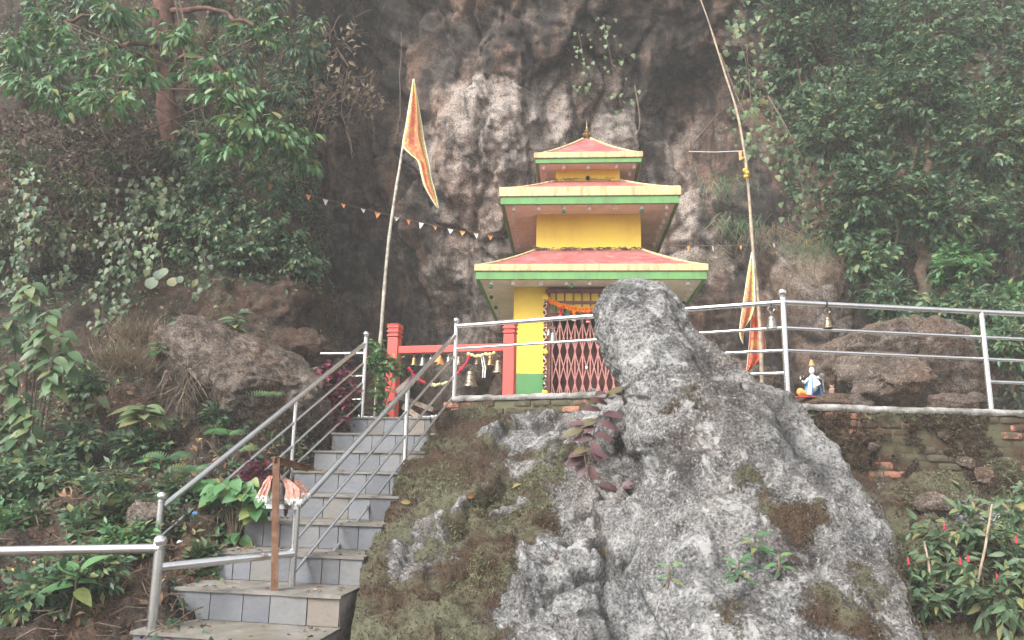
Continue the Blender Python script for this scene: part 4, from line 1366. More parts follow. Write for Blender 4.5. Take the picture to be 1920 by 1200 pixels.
# front railing at the foot
FP = at(298, 1040, 5.6)
FR = thing('steel_railing', 'thick front railing with a ball-topped post at the stair foot', 'railing', (FP.x, FP.y, -1.6))
ball_post(FR, FP.x, FP.y, -1.7, at(298, 1030, 5.6).z, 0.034, 0.046)
q0 = at(0, 1039, 5.35); q0 = FP + (q0 - FP) * 1.8
rail(FR, (FP.x, FP.y, at(290, 1028, 5.6).z), (q0.x, q0.y, q0.z), 0.034)
rail(FR, at(303, 1063, 5.6), (-1.65, 6.18, at(553, 1037, 6.18).z), 0.031)
p, q = at(303, 1063, 5.6), Vector((-1.65, 6.18, at(553, 1037, 6.18).z))
for f in (0.48, 0.75, 0.97):
    c_ = p.lerp(q, f); d_ = (q - p).normalized()
    mb = MB(); mb.tube([c_ - d_ * 0.006, c_ + d_ * 0.006], 0.0335, 12); mb.build('joint_ring', M['steel'], FR, True)

# bells on the railing
def rail_bell(px, Yr, size, metal, label, star=True, dz=0.0):
    f = (px - 855) / (1469 - 855) if px < 1470 else None
    p = P1.lerp(PC, f) if f is not None else PC.lerp(PR, (px - 1470) / 380)
    p = at(px, 600, p.y); p.z = zt
    b_ = bell((p.x, p.y - 0.01, zt - 0.14 - dz), size, metal, label, 'bells on the terrace railing', star, (p.x, p.y - 0.01, zt - 0.03))
    mb = MB(); mb.tube([(p.x, p.y - 0.0345 * math.cos(a_), zt + 0.0345 * math.sin(a_)) for a_ in np.linspace(0, 2 * math.pi, 13)], 0.006, 6)
    mb.build('hanging_loop', M['iron'], b_)
rail_bell(1446, 7.7, 0.125, 'pewter', 'grey bell on a diamond hanger left of the corner post')
rail_bell(1551, 7.65, 0.105, 'bronze', 'pale bronze bell on the railing right of the corner post')
rail_bell(1037, 8.6, 0.095, 'pewter', 'grey bell on the railing in front of the shrine gate', True, 0.01)
rail_bell(1029, 8.6, 0.07, 'pewter', 'smaller grey bell on the railing beside the gate garland', False, -0.03)

# ------------------------------------------------------------------ iron stand with bell and scarves
ST = at(513, 1000, 5.95)
SD = thing('iron_stand', 'rusty iron post with a short arm at the foot of the stairs', 'stand', (ST.x, ST.y, -1.7))
zt2 = at(516, 858, 5.95).z
pb, pt = at(509, 1075, 5.95), at(518, 858, 5.95)
pb2 = pt + (pb - pt) * 4.0; pb2.z = -1.75
mb = MB()
for dx, dy, sx, sy in ((0, 0, 0.052, 0.006), (-0.023, 0.026, 0.006, 0.046)):
    o0 = Vector((dx, dy, 0))
    h = [Vector((sx / 2 * a_, sy / 2 * b_, 0)) for a_, b_ in ((-1, -1), (1, -1), (1, 1), (-1, 1))]
    mb.prism([pb2 + o0 + k for k in h], [pt + o0 + k for k in h])
mb.build('post', M['rust'], SD)
ae = at(576, 874, 6.25)
d_ = (ae - pt); mb = MB()
Rm = d_.to_track_quat('X', 'Z').to_matrix()
mb.box((pt + ae) / 2 + Vector((0.0, 0.015, 0.002)), (d_.length + 0.03, 0.05, 0.006), Rm); mb.box((pt + ae) / 2 + Vector((0.0, -0.012, -0.02)), (d_.length + 0.03, 0.006, 0.045), Rm)
mb.build('arm', M['rust'], SD)
bell(tuple(at(522, 905, 6.08)), 0.155, 'pewter', 'grey bell hanging behind the rusty iron post', None, False, tuple(pt.lerp(ae, 0.3)))
bell(tuple(at(540, 912, 6.12)), 0.13, 'pewter', 'grey bell wrapped in pink scarves under the iron arm', None, True, tuple(pt.lerp(ae, 0.45)))
mb = MB(); mb.tube([tuple(at(535, 905, 6.12)), tuple(at(535, 950, 6.12))], 0.006, 6); mb.ball(at(536, 954, 6.12), 0.022, 8, 6); mb.lathe([(0.012, 0), (0.018, -.02), (0.006, -.05)], at(536, 956, 6.12), 8)
mb.single('clapper', M['iron'], at(536, 962, 6.12), 'dark iron clapper hanging below the steel plate', 'clapper')
t = NT('pink_scarf')
u_ = t.attr('edge')
fine = t.noise(70, 3, 0.7)
c = t.mix(t.ramp(fine, [(0.4, 0.0), (0.6, 1.0)]), (0.44, 0.17, 0.13), (0.58, 0.36, 0.30))
c = t.mix(t.ramp(u_, [(0.90, 0.0), (0.93, 1.0)]), c, (0.78, 0.76, 0.72))
t.bsdf(c, 0.9, 0, t.bump(fine, 0.3, 0.004))
M['scarf'] = t.m
def scarf(label, path, widths, depth=0.007):
    widths = [w * 1.05 for w in widths]
    pts = np.array([tuple(at(*p)) for p in path]); n_, m_ = 26, 14
    W_ = cat_w(len(pts), np.linspace(0, len(pts) - 1, n_)); C_ = W_ @ pts; wd = W_ @ np.array(widths)
    V = np.zeros((n_, m_, 3)); E_ = np.zeros((n_, m_))
    for i in range(n_):
        for j in range(m_):
            s_ = j / (m_ - 1) - 0.5 + 0.06 * math.sin(i * 0.5 + j)
            V[i, j] = C_[i] + np.array([s_ * wd[i], depth * math.sin(j * 1.35 + i * 0.12) * (0.4 + wd[i] * 4), 0.012 * math.sin(j * 2.1) * i / n_])
            E_[i, j] = i / (n_ - 1)
    o_ = V[-1, m_ // 2].copy()
    me = np_mesh('scarf', (V - o_).reshape(-1, 3), grid_faces(n_, m_), M['scarf'], True, {'edge': E_})
    o = link('scarf', me, None, Matrix.Translation(Vector(o_)))
    md = o.modifiers.new('thick', 'SOLIDIFY'); md.thickness = 0.004
    tag(o, label, 'scarf', 'scarves on the iron stand')
    # fringe threads
    mb = MB()
    for k in range(64):
        j = random.uniform(0, m_ - 1); p = Vector(V[-1, int(j)]) + Vector((random.uniform(-.008, .008), random.uniform(-.008, .008), 0.004))
        mb.tube([p, p + Vector((random.uniform(-.014, .014), random.uniform(-.012, .012), -random.uniform(.015, .03)))], 0.0013, 4)
    mb.build('fringe', M['white'], o)
scarf('salmon scarf with white fringe left of the rusty post', [(508, 892, 5.98), (500, 908, 5.97), (492, 934, 5.97)], [0.03, 0.06, 0.09])
scarf('wide salmon scarf with white fringe draped in front of the wrapped bell', [(528, 897, 6.0), (540, 905, 5.99), (548, 922, 5.98), (551, 940, 5.98)], [0.05, 0.08, 0.11, 0.125])
scarf('darker pink scarf behind the wide one under the iron arm', [(556, 900, 6.15), (562, 912, 6.15), (570, 928, 6.15)], [0.04, 0.06, 0.085])

# ------------------------------------------------------------------ flags
def flag_mat(name, body, edge, fringe):
    t = NT(name)
    e_ = t.attr('edge')
    pn = t.noise(26, 4, 0.6, None, 1.5)
    c = t.mix(t.ramp(pn, [(0.5, 0.0), (0.53, 1.0), (0.54, 1.0), (0.57, 0.0)]), body, (0.58, 0.36, 0.14))
    c = t.mix(t.math('MULTIPLY', t.ramp(t.noise(9, 4, 0.7, None, 1.0), [(0.50, 0.0), (0.58, 1.0)]), 0.6), c, (0.58, 0.40, 0.13))
    c = t.mix(t.ramp(e_, [(0.60, 0.0), (0.64, 1.0)]), c, t.mix(t.ramp(t.noise(50, 3), [(0.45, 0.0), (0.55, 1.0)]), edge, tuple(x * 0.55 for x in edge)))
    c = t.mix(t.ramp(e_, [(0.88, 0.0), (0.92, 1.0)]), c, fringe)
    t.bsdf(c, 0.7, 0, None, 0.3)
    return t.m
M['flag'] = flag_mat('red_gold_flag', (0.46, 0.11, 0.085), (0.60, 0.52, 0.16), (0.74, 0.72, 0.62))
M['flagy'] = flag_mat('yellow_flag', (0.66, 0.50, 0.05), (0.50, 0.09, 0.06), (0.70, 0.60, 0.2))
M['flagr'] = flag_mat('red_flag', (0.45, 0.035, 0.03), (0.50, 0.10, 0.06), (0.66, 0.5, 0.4))
def cloth(name, left, right, Y, mat, parent, folds=3.0, amp=0.05, n=60, m=22, both=True, top=True):
    """cloth hung between two edge curves given by photo points"""
    A_ = np.array([tuple(at(x, y, Y)) for x, y in left]); B_ = np.array([tuple(at(x, y, Y)) for x, y in right])
    A_ = cat_w(len(A_), np.linspace(0, len(A_) - 1, n)) @ A_; B_ = cat_w(len(B_), np.linspace(0, len(B_) - 1, n)) @ B_
    s_ = np.linspace(0, 1, m)[None, :, None]
    V = A_[:, None] * (1 - s_) + B_[:, None] * s_
    wd = np.linalg.norm(B_ - A_, axis=1)[:, None]
    ph = np.linspace(0, 1, m)[None] * folds * 2 * math.pi + np.linspace(0, 2.2, n)[:, None]
    V[..., 1] += amp * np.sin(ph) * np.clip(wd * 5, 0.2, 1) * np.linspace(0.15, 1, m)[None] + 0.1 * np.linspace(0, 1, n)[:, None] * np.linspace(0, 1, m)[None]
    V[..., 0] += 0.3 * amp * np.cos(ph * 0.7) * np.clip(wd * 3, 0, 1) * (np.linspace(0, 1, m)[None] * (1 - np.linspace(0, 1, m)[None]) * 4)
    q = np.linspace(0, 1, m)[None] * wd
    E_ = 1 - np.minimum(np.minimum(q, wd - q), np.minimum(np.linspace(0, 1, n)[:, None], np.linspace(1, 0, n)[:, None]) * 1.5) / 0.095
    E_ = np.clip(E_, 0, 1)
    o = link(name, np_mesh(name, to_local(V.reshape(-1, 3), parent), grid_faces(n, m), mat, True, {'edge': E_}), parent)
    md = o.modifiers.new('thick', 'SOLIDIFY'); md.thickness = 0.003
    return o
M['bamboo'] = plain('weathered_bamboo', (0.29, 0.23, 0.165), 0.6, 0, 0.35, 18)
M['palepole'] = plain('pale_pole', (0.42, 0.39, 0.33), 0.6, 0, 0.4, 14)
def pole(pts, r0, r1, mat, parent, nodes=0):
    P_ = cat_w(len(pts), np.linspace(0, len(pts) - 1, 40)) @ np.array([tuple(p) for p in pts])
    rr = [r0 + (r1 - r0) * k / 39 + (0.0035 if nodes and k % nodes == 0 else 0) for k in range(40)]
    mb = MB(); mb.tube([tuple(p) for p in P_], rr, 10); return mb.build('pole', mat, parent, True)
b_ = at(713, 640, 10.9); b_.z = TZ - 0.05
F1 = thing('flag_pole', 'tall thin pole with red and gold triangular flag left of the shrine', 'flag', b_)
pole([b_ + Vector((-0.02, 0, 0)), at(713, 640, 10.9), at(729, 450, 10.9), at(755, 278, 10.9), at(776, 150, 10.9)], 0.028, 0.016, M['palepole'], F1, 5)
cloth('flag', [(774, 148), (768, 190), (761, 235), (755, 272), (768, 288), (783, 302), (790, 330), (797, 352), (818, 388)],
      [(777, 148), (784, 190), (790, 225), (794, 255), (799, 280), (804, 305), (808, 330), (815, 355), (822, 386)], 10.84, M['flag'], F1, 2.2, 0.06)
b_ = at(1429, 728, 8.35); b_.z = TZ - 0.05
F2 = thing('flag_pole', 'crooked bamboo pole with yellow and red flags behind the corner railing', 'flag', b_)
pole([b_ + Vector((0.01, 0, 0)), at(1429, 728, 8.35), at(1424, 600, 8.45), at(1412, 470, 8.55), at(1400, 320, 8.7), at(1383, 215, 8.85), at(1356, 128, 9.0), at(1325, 30, 9.1), at(1290, -60, 9.2)], 0.024, 0.007, M['bamboo'], F2, 4)
cloth('flag', [(1409, 472), (1402, 510), (1396, 550), (1390, 590), (1387, 615), (1388, 632), (1394, 645)],
      [(1411, 474), (1414, 505), (1416, 540), (1417, 565), (1410, 595), (1400, 612), (1398, 640)], 8.42, M['flag'], F2, 1.5, 0.03).name = 'flag'
cloth('red_flag', [(1411, 540), (1408, 600), (1404, 650), (1400, 690), (1396, 702)], [(1421, 538), (1428, 580), (1436, 620), (1441, 655), (1403, 700)], 8.52, M['flagr'], F2, 2.0, 0.04)
mb = MB()
for k in range(3):
    petal_balls(mb, [at(1401 + random.uniform(-3, 3), 318 + k * 6, 8.62)], 0.03, 0.3)
mb.build('cloth_knot', M['ybulb'], F2, True)
mb = MB(); mb.tube([at(1388, 285, 8.7), at(1389, 300, 8.68), at(1393, 296, 8.7)], 0.02, 7); mb.build('cloth_strip', M['orange'], F2, True)

# ------------------------------------------------------------------ strings of little pennants
def bunting(label, pts, flags, mats=('orange', 'white')):
    g_ = thing('bunting', label, 'bunting', at(*pts[0]))
    P_ = cat_w(len(pts), np.linspace(0, len(pts) - 1, 60)) @ np.array([tuple(at(*p)) for p in pts])
    mb = MB(); mb.tube([tuple(p) for p in P_], 0.0045, 5); mb.build('string', M['twig'], g_)
    for i, f in enumerate(flags):
        k = f * 59; a_ = int(min(k, 58)); p = Vector(P_[a_]).lerp(Vector(P_[a_ + 1]), k - a_)
        d_ = (Vector(P_[a_ + 1]) - Vector(P_[a_])).normalized()
        w_, h_ = random.uniform(0.03, 0.05), random.uniform(0.06, 0.11)
        tw = random.uniform(-0.03, 0.03)
        mb = MB()
        A_, B_, C_ = p - d_ * w_, p + d_ * w_, p + Vector((random.uniform(-.02, .02), tw, -h_))
        D_ = (A_ + B_ + C_) / 3 + Vector((0, 0.015, 0)); e_ = Vector((0, 0.002, 0))
        mb.add([A_, B_, C_, D_, A_ + e_, B_ + e_, C_ + e_, D_ + e_], [(0, 3, 1), (1, 3, 2), (2, 3, 0), (4, 5, 7), (5, 6, 7), (6, 4, 7), (0, 1, 5, 4), (1, 2, 6, 5), (2, 0, 4, 6)])
        mb.build('pennant', M[mats[i % 2]], g_)
bunting('string of small orange and white pennants from the left bank to the shrine', [(498, 342, 10.5), (620, 376, 10.9), (735, 404, 11.0), (840, 428, 11.2), (945, 444, 11.4)],
        [0.03, 0.10, 0.17, 0.23, 0.30, 0.38, 0.44, 0.52, 0.57, 0.63, 0.69, 0.76, 0.81, 0.86, 0.92])
bunting('string of faded pennants from the shrine to the bamboo pole and beyond', [(1240, 460, 11.0), (1300, 461, 10.5), (1400, 460, 8.7), (1440, 456, 9.5), (1530, 446, 11.0)], [0.22, 0.35, 0.47, 0.78, 0.93])
# thin wires
mb = MB(); mb.tube([at(1292, 284, 11), at(1340, 285, 10), at(1392, 283, 8.75)], 0.004, 5)
mb.single('wire', M['white'], at(1292, 284, 11), 'thin pale wire tied to the bamboo pole near its top', 'wire')

# ------------------------------------------------------------------ boulders and statue behind the right railing
boulder('boulder', 'big brown boulder behind the railing to the right of the statue', at(1700, 690, 9.9), (1.15, 0.8, 0.72), M['boulder'], 11, 0.2, 1.4, 8, (0.1, 0.15, 0.2), 60)
boulder('boulder', 'lower pale-faced boulder with a dark hollow below it, right of the statue', at(1665, 712, 9.1), (0.62, 0.5, 0.36), M['boulder'], 17, 0.22, 1.5, 7, (0.0, 0.1, 0.5), 50)
boulder('boulder', 'small dark boulder at the railing foot near the right post', at(1795, 765, 8.4), (0.36, 0.3, 0.16), M['boulder'], 19, 0.2, 1.5, 5, (0, 0, 0.3), 34)
boulder('boulder', 'flat rock ledge under the blue and white statue', at(1555, 762, 8.75), (0.48, 0.35, 0.15), M['boulder'], 23, 0.18, 1.5, 5, (0, 0.05, 0.1), 34)
boulder('boulder', 'dark low rock behind the bamboo pole foot', at(1385, 725, 9.2), (0.5, 0.4, 0.3), M['boulder'], 29, 0.2, 1.5, 6, (0, 0, 0.3), 34)
M['blue'] = plain('blue_statue_paint', (0.10, 0.30, 0.62), 0.5, 0, 0.3, 40)
M['statwhite'] = plain('white_statue_paint', (0.66, 0.66, 0.66), 0.6, 0, 0.25, 50)
M['gold'] = plain('gold_statue_paint', (0.50, 0.36, 0.18), 0.45, 0.2, 0.35, 40)
M['clay'] = plain('clay', (0.33, 0.21, 0.15), 0.8, 0, 0.3, 40)
M['drum'] = plain('orange_painted_base', (0.62, 0.30, 0.10), 0.6, 0, 0.4, 25)
sb = at(1525, 743, 8.6)
STU = thing('deity_statue', 'small blue and white crowned deity statue sitting on the rock ledge', 'statue', sb)
k_ = 1.0
def sp(px, py, dy=0.0): return at(px, py, 8.6 + dy)
mb = MB()
mb.ball(sp(1523, 724), 0.062, 12, 8, (1.0, 0.8, 1.2)); mb.ball(sp(1524, 712), 0.050, 12, 8, (1.0, 0.8, 1.2))
mb.tube([sp(1524, 716), sp(1523, 704)], 0.022, 10); mb.ball(sp(1522, 695), 0.036, 12, 10, (0.85, 0.9, 1.25)); mb.ball(sp(1522, 698, -0.032), 0.008, 6, 5)
mb.tube([sp(1516, 710), sp(1508, 718, -0.03), sp(1504, 714, -0.05)], [0.018, 0.015, 0.011], 8); mb.ball(sp(1501, 709, -0.05), 0.013, 8, 6, (0.8, .5, 1.6)); mb.ball(sp(1507, 706, -0.05), 0.008, 6, 6, (0.7, .6, 2.2))
mb.tube([sp(1530, 709), sp(1537, 720, -0.04), sp(1530, 724, -0.07)], [0.018, 0.015, 0.012], 8)
mb.tube([sp(1532, 707), sp(1540, 709, -0.01), sp(1541, 706, -0.03)], [0.017, 0.014, 0.012], 8)
o = mb.build('body', M['statwhite'], STU, True)
rm = o.modifiers.new('one_skin', 'REMESH'); rm.mode = 'VOXEL'; rm.voxel_size = 0.006; rm.use_smooth_shade = True
mb = MB()
n_ = 20
V = []
for i in range(9):
    f = i / 8
    for j in range(n_):
        a_ = 2 * math.pi * j / n_
        r_ = 0.05 + 0.055 * f + 0.008 * math.sin(6 * a_ + 2 * f)
        c_ = sp(1524, 708).lerp(sp(1525, 743), f)
        V.append(c_ + Vector((r_ * math.cos(a_), 0.75 * r_ * math.sin(a_), 0)))
mb.add(V, [(i * n_ + j, i * n_ + (j + 1) % n_, (i + 1) * n_ + (j + 1) % n_, (i + 1) * n_ + j)[::-1] for i in range(8) for j in range(n_) if not (j in (14, 15, 16) )])
mb.build('robe', M['blue'], STU, True)
mb = MB(); mb.tube([sp(1520, 712, -0.045), sp(1519, 726, -0.075), sp(1517, 741, -0.09)], [0.012, 0.022, 0.03], 8); mb.build('sash', M['statwhite'], STU, True)
mb = MB(); mb.lathe([(0.030, 0.0), (0.033, 0.008), (0.024, 0.022), (0.027, 0.034), (0.016, 0.05), (0.018, 0.058), (0.004, 0.072)], sp(1522, 686), 12); mb.build('crown', M['gold'], STU, True)
mb = MB(); mb.lathe([(0.0, -0.02), (0.030, -0.01), (0.036, 0.015), (0.022, 0.035), (0.0, 0.045)], sp(1541, 706, -0.02), 10); mb.tube([sp(1542, 707, -.02), sp(1545, 735, -.01)], 0.008, 6); mb.build('mace', M['pewter'], STU, True)
mb = MB(); mb.ball(sp(1501, 735, -0.06), 0.05, 12, 8, (0.9, 0.7, 0.9)); mb.tube([sp(1504, 737, -.06), sp(1520, 739, -.07)], [0.04, 0.018], 10); mb.build('gourd', M['drum'], STU, True)
mb = MB(); mb.box(sp(1510, 744, -0.05), (0.19, 0.1, 0.012)); mb.build('base', M['redpost'], STU)
fb = at(1560, 745, 8.6)
mb = MB(); mb.lathe([(0.03, -0.02), (0.034, 0.02), (0.028, 0.06), (0.032, 0.085), (0.018, 0.10), (0.020, 0.115), (0.006, 0.135)], fb, 10); mb.ball(fb + Vector((0.012, -.02, .09)), 0.016, 6, 5)
mb.tube([fb + Vector((-.02, -.02, .11)), fb + Vector((-.024, -.02, .14))], 0.006, 5); mb.tube([fb + Vector((.015, -.02, .115)), fb + Vector((.018, -.02, .14))], 0.006, 5)
mb.single('figurine', M['clay'], fb, 'tiny unpainted clay figurine right of the blue statue', 'figurine', None, True)
mb = MB(); mb.ball(at(1469, 743, 7.9), 0.012, 8, 6); mb.ball(at(1470, 745, 7.9), 0.011, 8, 6, (1.4, 1, .7)); mb.single('pebble', M['white'], at(1469, 745, 7.9), 'tiny white pebble left of the corner post foot', 'pebble')

# boulder on the left bank and stones there
boulder('boulder', 'big brown layered boulder on the bank left of the stairs', at(446, 742, 9.05), (1.12, 0.68, 0.80), M['boulder'], 47, 0.2, 1.3, 6, (0.0, R(24), 0.25), 90, fine=0.04, strata=0.035)
boulder('boulder', 'smaller mossy boulder behind the plum-red shrub', at(560, 660, 9.85), (0.45, 0.4, 0.32), M['earth'], 53, 0.2, 1.4, 5, (0, 0, 0.4), 40)
boulder('stone', 'pale grey stone lying in the undergrowth beside the front post', at(275, 970, 6.75), (0.17, 0.14, 0.13), M['boulder'], 57, 0.2, 1.4, 5, n=20, cat='stone', fine=0.012)
# litter
mb = MB()
for k in range(9): mb.ball(at(370 + random.uniform(-7, 7), 966 + random.uniform(-4, 4), 6.95 + random.uniform(-.03, .03)), random.uniform(.02, .035), 7, 5, (1.2, 1, .7))
o = mb.single('plastic_bag', M['blue'], at(370, 972, 6.95), 'crumpled blue plastic bag lying behind the stair railing', 'litter')
mb = MB(); p = at(345, 1008, 6.7)
mb.add([p + Vector((-.05, 0, -.03)), p + Vector((.02, 0.03, .0)), p + Vector((.05, .01, .0)), p + Vector((.0, -.04, -.03)), p + Vector((-.04, -.04, -.045))], [(0, 1, 2, 3), (0, 3, 4)])
o = mb.single('paper_scrap', M['white'], p, 'folded white paper scrap below the stair railing', 'litter')
o.modifiers.new('thick', 'SOLIDIFY').thickness = 0.004
# ------------------------------------------------------------------ leaf kinds and colours
LM = {}
def lm(k, a, b, c=None, tr=0.3, rough=0.45):
    LM[k] = (leafmat(k + '_leaves', a, b, c, False, tr, rough), leafmat(k + '_leaf', a, b, c, True, tr, rough))
lm('dark', (0.034, 0.082, 0.048), (0.115, 0.20, 0.10), (0.21, 0.24, 0.10))
lm('mid', (0.048, 0.11, 0.058), (0.13, 0.225, 0.11), (0.22, 0.24, 0.09))
lm('fresh', (0.045, 0.135, 0.05), (0.12, 0.25, 0.095), (0.22, 0.26, 0.08))
lm('vine', (0.032, 0.070, 0.030), (0.085, 0.13, 0.052), (0.15, 0.15, 0.05))
lm('soft', (0.055, 0.105, 0.055), (0.14, 0.21, 0.11), (0.24, 0.24, 0.10))
lm('pale', (0.10, 0.16, 0.075), (0.17, 0.235, 0.11), (0.24, 0.24, 0.11))
lm('big', (0.05, 0.105, 0.045), (0.11, 0.185, 0.08), (0.16, 0.2, 0.08))
lm('plum', (0.055, 0.012, 0.025), (0.20, 0.035, 0.075), (0.30, 0.05, 0.10))
lm('maroon', (0.085, 0.045, 0.05), (0.19, 0.10, 0.105), (0.14, 0.12, 0.06))
lm('dry', (0.045, 0.032, 0.024), (0.14, 0.10, 0.078), (0.21, 0.165, 0.11), 0.15, 0.8)
lm('straw', (0.13, 0.095, 0.06), (0.27, 0.21, 0.14), None, 0.2, 0.8)
lm('yellow', (0.22, 0.17, 0.06), (0.42, 0.30, 0.09), (0.35, 0.16, 0.06), 0.2, 0.7)
lm('litter', (0.09, 0.05, 0.03), (0.26, 0.15, 0.08), (0.38, 0.27, 0.14), 0.1, 0.8)
T_LANCE = leaf_t(0.34, 4, 0.30, 0.32, 'lance')
T_LANCE2 = leaf_t(0.36, 2, 0.30, 0.25, 'lance')
T_OVAL = leaf_t(0.52, 4, 0.25, 0.25, 'oval')
T_OVAL2 = leaf_t(0.52, 2, 0.25, 0.2, 'lance')
T_HEART = leaf_t(0.85, 4, 0.25, 0.25, 'heart')
T_ROUND = leaf_t(0.95, 6, 0.12, 0.10, 'round')
T_BIG = leaf_t(0.48, 6, 0.25, 0.35, 'lance', 0.01)
T_FROND = leaf_t(0.085, 2, 0.2, 0.2, 'strip')

def twig_leaves(tip, d, n, L, spread=0.9, along=0.5, rng=RNG, droop=0.35):
    """leaves set alternately along the last stretch of a twig ending at tip with direction d"""
    d = np.array(d, float); d /= np.linalg.norm(d) + 1e-9
    P, D = [], []
    side = np.cross(d, [0, 0, 1.0]); side /= np.linalg.norm(side) + 1e-6
    up = np.cross(side, d)
    for k in range(n):
        f = k / max(1, n - 1)
        a = k * 2.4 + rng.uniform(-.4, .4)
        o_ = side * math.cos(a) + up * math.sin(a) * 0.6
        P.append(np.array(tip) - d * along * (1 - f) + rng.normal(size=3) * 0.006)
        D.append(d * (0.35 + 0.5 * f) + o_ * spread * (1 - 0.55 * f) + np.array([0, 0, -droop]) + rng.normal(size=3) * 0.15)
    return P, D

def up_jit(n, rng=RNG, k=0.55, toward=0.35):
    U = np.zeros((n, 3)); U[:, 2] = 1.0; U[:, 1] -= toward
    return U + rng.normal(size=(n, 3)) * k

def blob_plant(name, label, cat, base, blobs, ntw, nl, L, templ, key, kind, nparts=120, stem_r=0.02, tw_r=0.004, along=0.3, shell=0.45, group=None, bark='bark', droop=0.35, limbs=None, out_part='foliage', seed=0, spread=0.9):
    """shrub or tree: stems from base to twigs spread through ellipsoid blobs (centre, radii)"""
    rng = np.random.RandomState(900 + seed)
    th_ = thing(name, label, cat, base, 0, group)
    base = Vector(base)
    vols = np.array([b[1][0] * b[1][1] * b[1][2] for b in blobs]) ** 0.67
    P, D, S_ = [], [], []
    mb = MB()
    stems = {}
    if limbs is not None:
        tr = MB()
        for path, r0, r1 in limbs:
            pts = cat_w(len(path), np.linspace(0, len(path) - 1, 14)) @ np.array([tuple(p) for p in path])
            pts[1:-1] += 0.02 * rng.normal(size=(12, 3))
            tr.tube([tuple(p) for p in pts], [(r0 + (r1 - r0) * k / 13) * (1 + .08 * rng.normal()) for k in range(14)], 9)
        tr.build('trunk', M[bark], th_, True)
    for bi, (c, rd) in enumerate(blobs):
        c = np.array(tuple(c)); rd = np.array(rd)
        k = max(2, int(ntw * vols[bi] / vols.sum()))
        mid = np.array(tuple(base)) * 0.35 + c * 0.65 - np.array([0, 0, rd[2] * 0.3])
        if limbs is None:
            mb.tube([base, tuple(np.array(tuple(base)) * 0.5 + mid * 0.5 + rng.normal(size=3) * 0.03), tuple(mid), tuple(c)], [stem_r, stem_r * .8, stem_r * .6, stem_r * .35], 6)
        else:
            mb.tube([tuple(limbs[min(bi % len(limbs), len(limbs) - 1)][0][-1]), tuple(mid), tuple(c)], [stem_r, stem_r * .7, stem_r * .35], 6)
        dv = rnd_dirs(k, rng)
        dv[:, 1] -= 0.25
        rr = rng.uniform(shell, 1.0, k) ** 0.6
        tips = c + dv * rd * rr[:, None]
        for t_, v_ in zip(tips, dv):
            dd = v_ * rd + np.array([0, 0, 0.1]) + rng.normal(size=3) * 0.15 * rd.mean()
            a_, b_ = twig_leaves(t_, dd, nl, L, spread, along, rng, droop)
            P += a_; D += b_; S_ += list(L * rng.uniform(0.65, 1.2, len(a_)))
            if rng.rand() < 0.6:
                q = c + (t_ - c) * 0.25
                mb.tube([tuple(q), tuple((q + t_) / 2 + rng.normal(size=3) * 0.03), tuple(t_)], [tw_r * 1.6, tw_r * 1.2, tw_r * .6], 4, False)
    mb.build('branches', M['bark'], th_)['kind'] = 'stuff'
    P, D, S_ = np.array(P), np.array(D), np.array(S_)
    foliage(th_, P, D, up_jit(len(P), rng), S_, templ, key, LM[kind], nparts, out_part)
    return th_

def vine(label, pts, kind, L, nleaf, seed=0, jit=0.06, parts=True, templ=T_HEART, key='heart', group='hanging vines'):
    """hanging creeper along photo points, heart leaves overlapping down it"""
    rng = np.random.RandomState(500 + seed)
    W_ = np.array([tuple(at(*p)) for p in pts])
    C_ = cat_w(len(W_), np.linspace(0, len(W_) - 1, 40)) @ W_
    th_ = thing('hanging_vine', label, 'vine', tuple(C_[-1]), 0, group)
    mb = MB(); mb.tube([tuple(p) for p in C_], 0.005, 5); mb.build('stem', M['twig'], th_)
    f = rng.rand(nleaf)
    idx = np.clip((f * 39).astype(int), 0, 39)
    P = C_[idx] + rng.normal(size=(nleaf, 3)) * jit
    P[:, 1] -= 0.03
    D = np.stack([rng.normal(size=nleaf) * 0.45, -0.35 + 0.2 * rng.normal(size=nleaf), -np.ones(nleaf)], 1)
    U = np.stack([rng.normal(size=nleaf) * 0.35, -np.ones(nleaf), 0.6 + 0.3 * rng.normal(size=nleaf)], 1)
    foliage(th_, P, D, U, L * rng.uniform(0.6, 1.2, nleaf), templ, key, LM[kind], nleaf if parts else 0)
    return th_

def rosette(name, label, p, n, L, templ, key, kind, tilt=0.35, stem=0.25, cat='plant', seed=0, group=None, layers=1, face=0.5):
    """leaves radiating from a stem top"""
    rng = np.random.RandomState(700 + seed)
    p = Vector(p)
    th_ = thing(name, label, cat, tuple(p - Vector((0, 0, stem))), 0, group)
    mb = MB(); mb.tube([p - Vector((0.02, 0, stem)), p - Vector((0, 0, stem * .5)), p], [0.012, 0.009, 0.006], 6); mb.build('stem', M['twig'], th_)
    P, D, U = [], [], []
    for k in range(n):
        a = k * 2.4 + rng.uniform(-.2, .2); lay = k / n
        P.append(tuple(p + Vector((0.01 * math.cos(a), 0.01 * math.sin(a), -0.12 * lay * layers + rng.uniform(-.01, .01)))))
        D.append((math.cos(a), math.sin(a) - 0.35 * face, tilt * (1 - 1.6 * lay) + rng.uniform(-.15, .15)))
        U.append((0.1 * rng.normal(), -face + 0.1 * rng.normal(), 1))
    leaf_parts(np.array(P), np.array(D), np.array(U), L * rng.uniform(0.7, 1.1, n), key, templ, LM[kind][1], th_)
    return th_

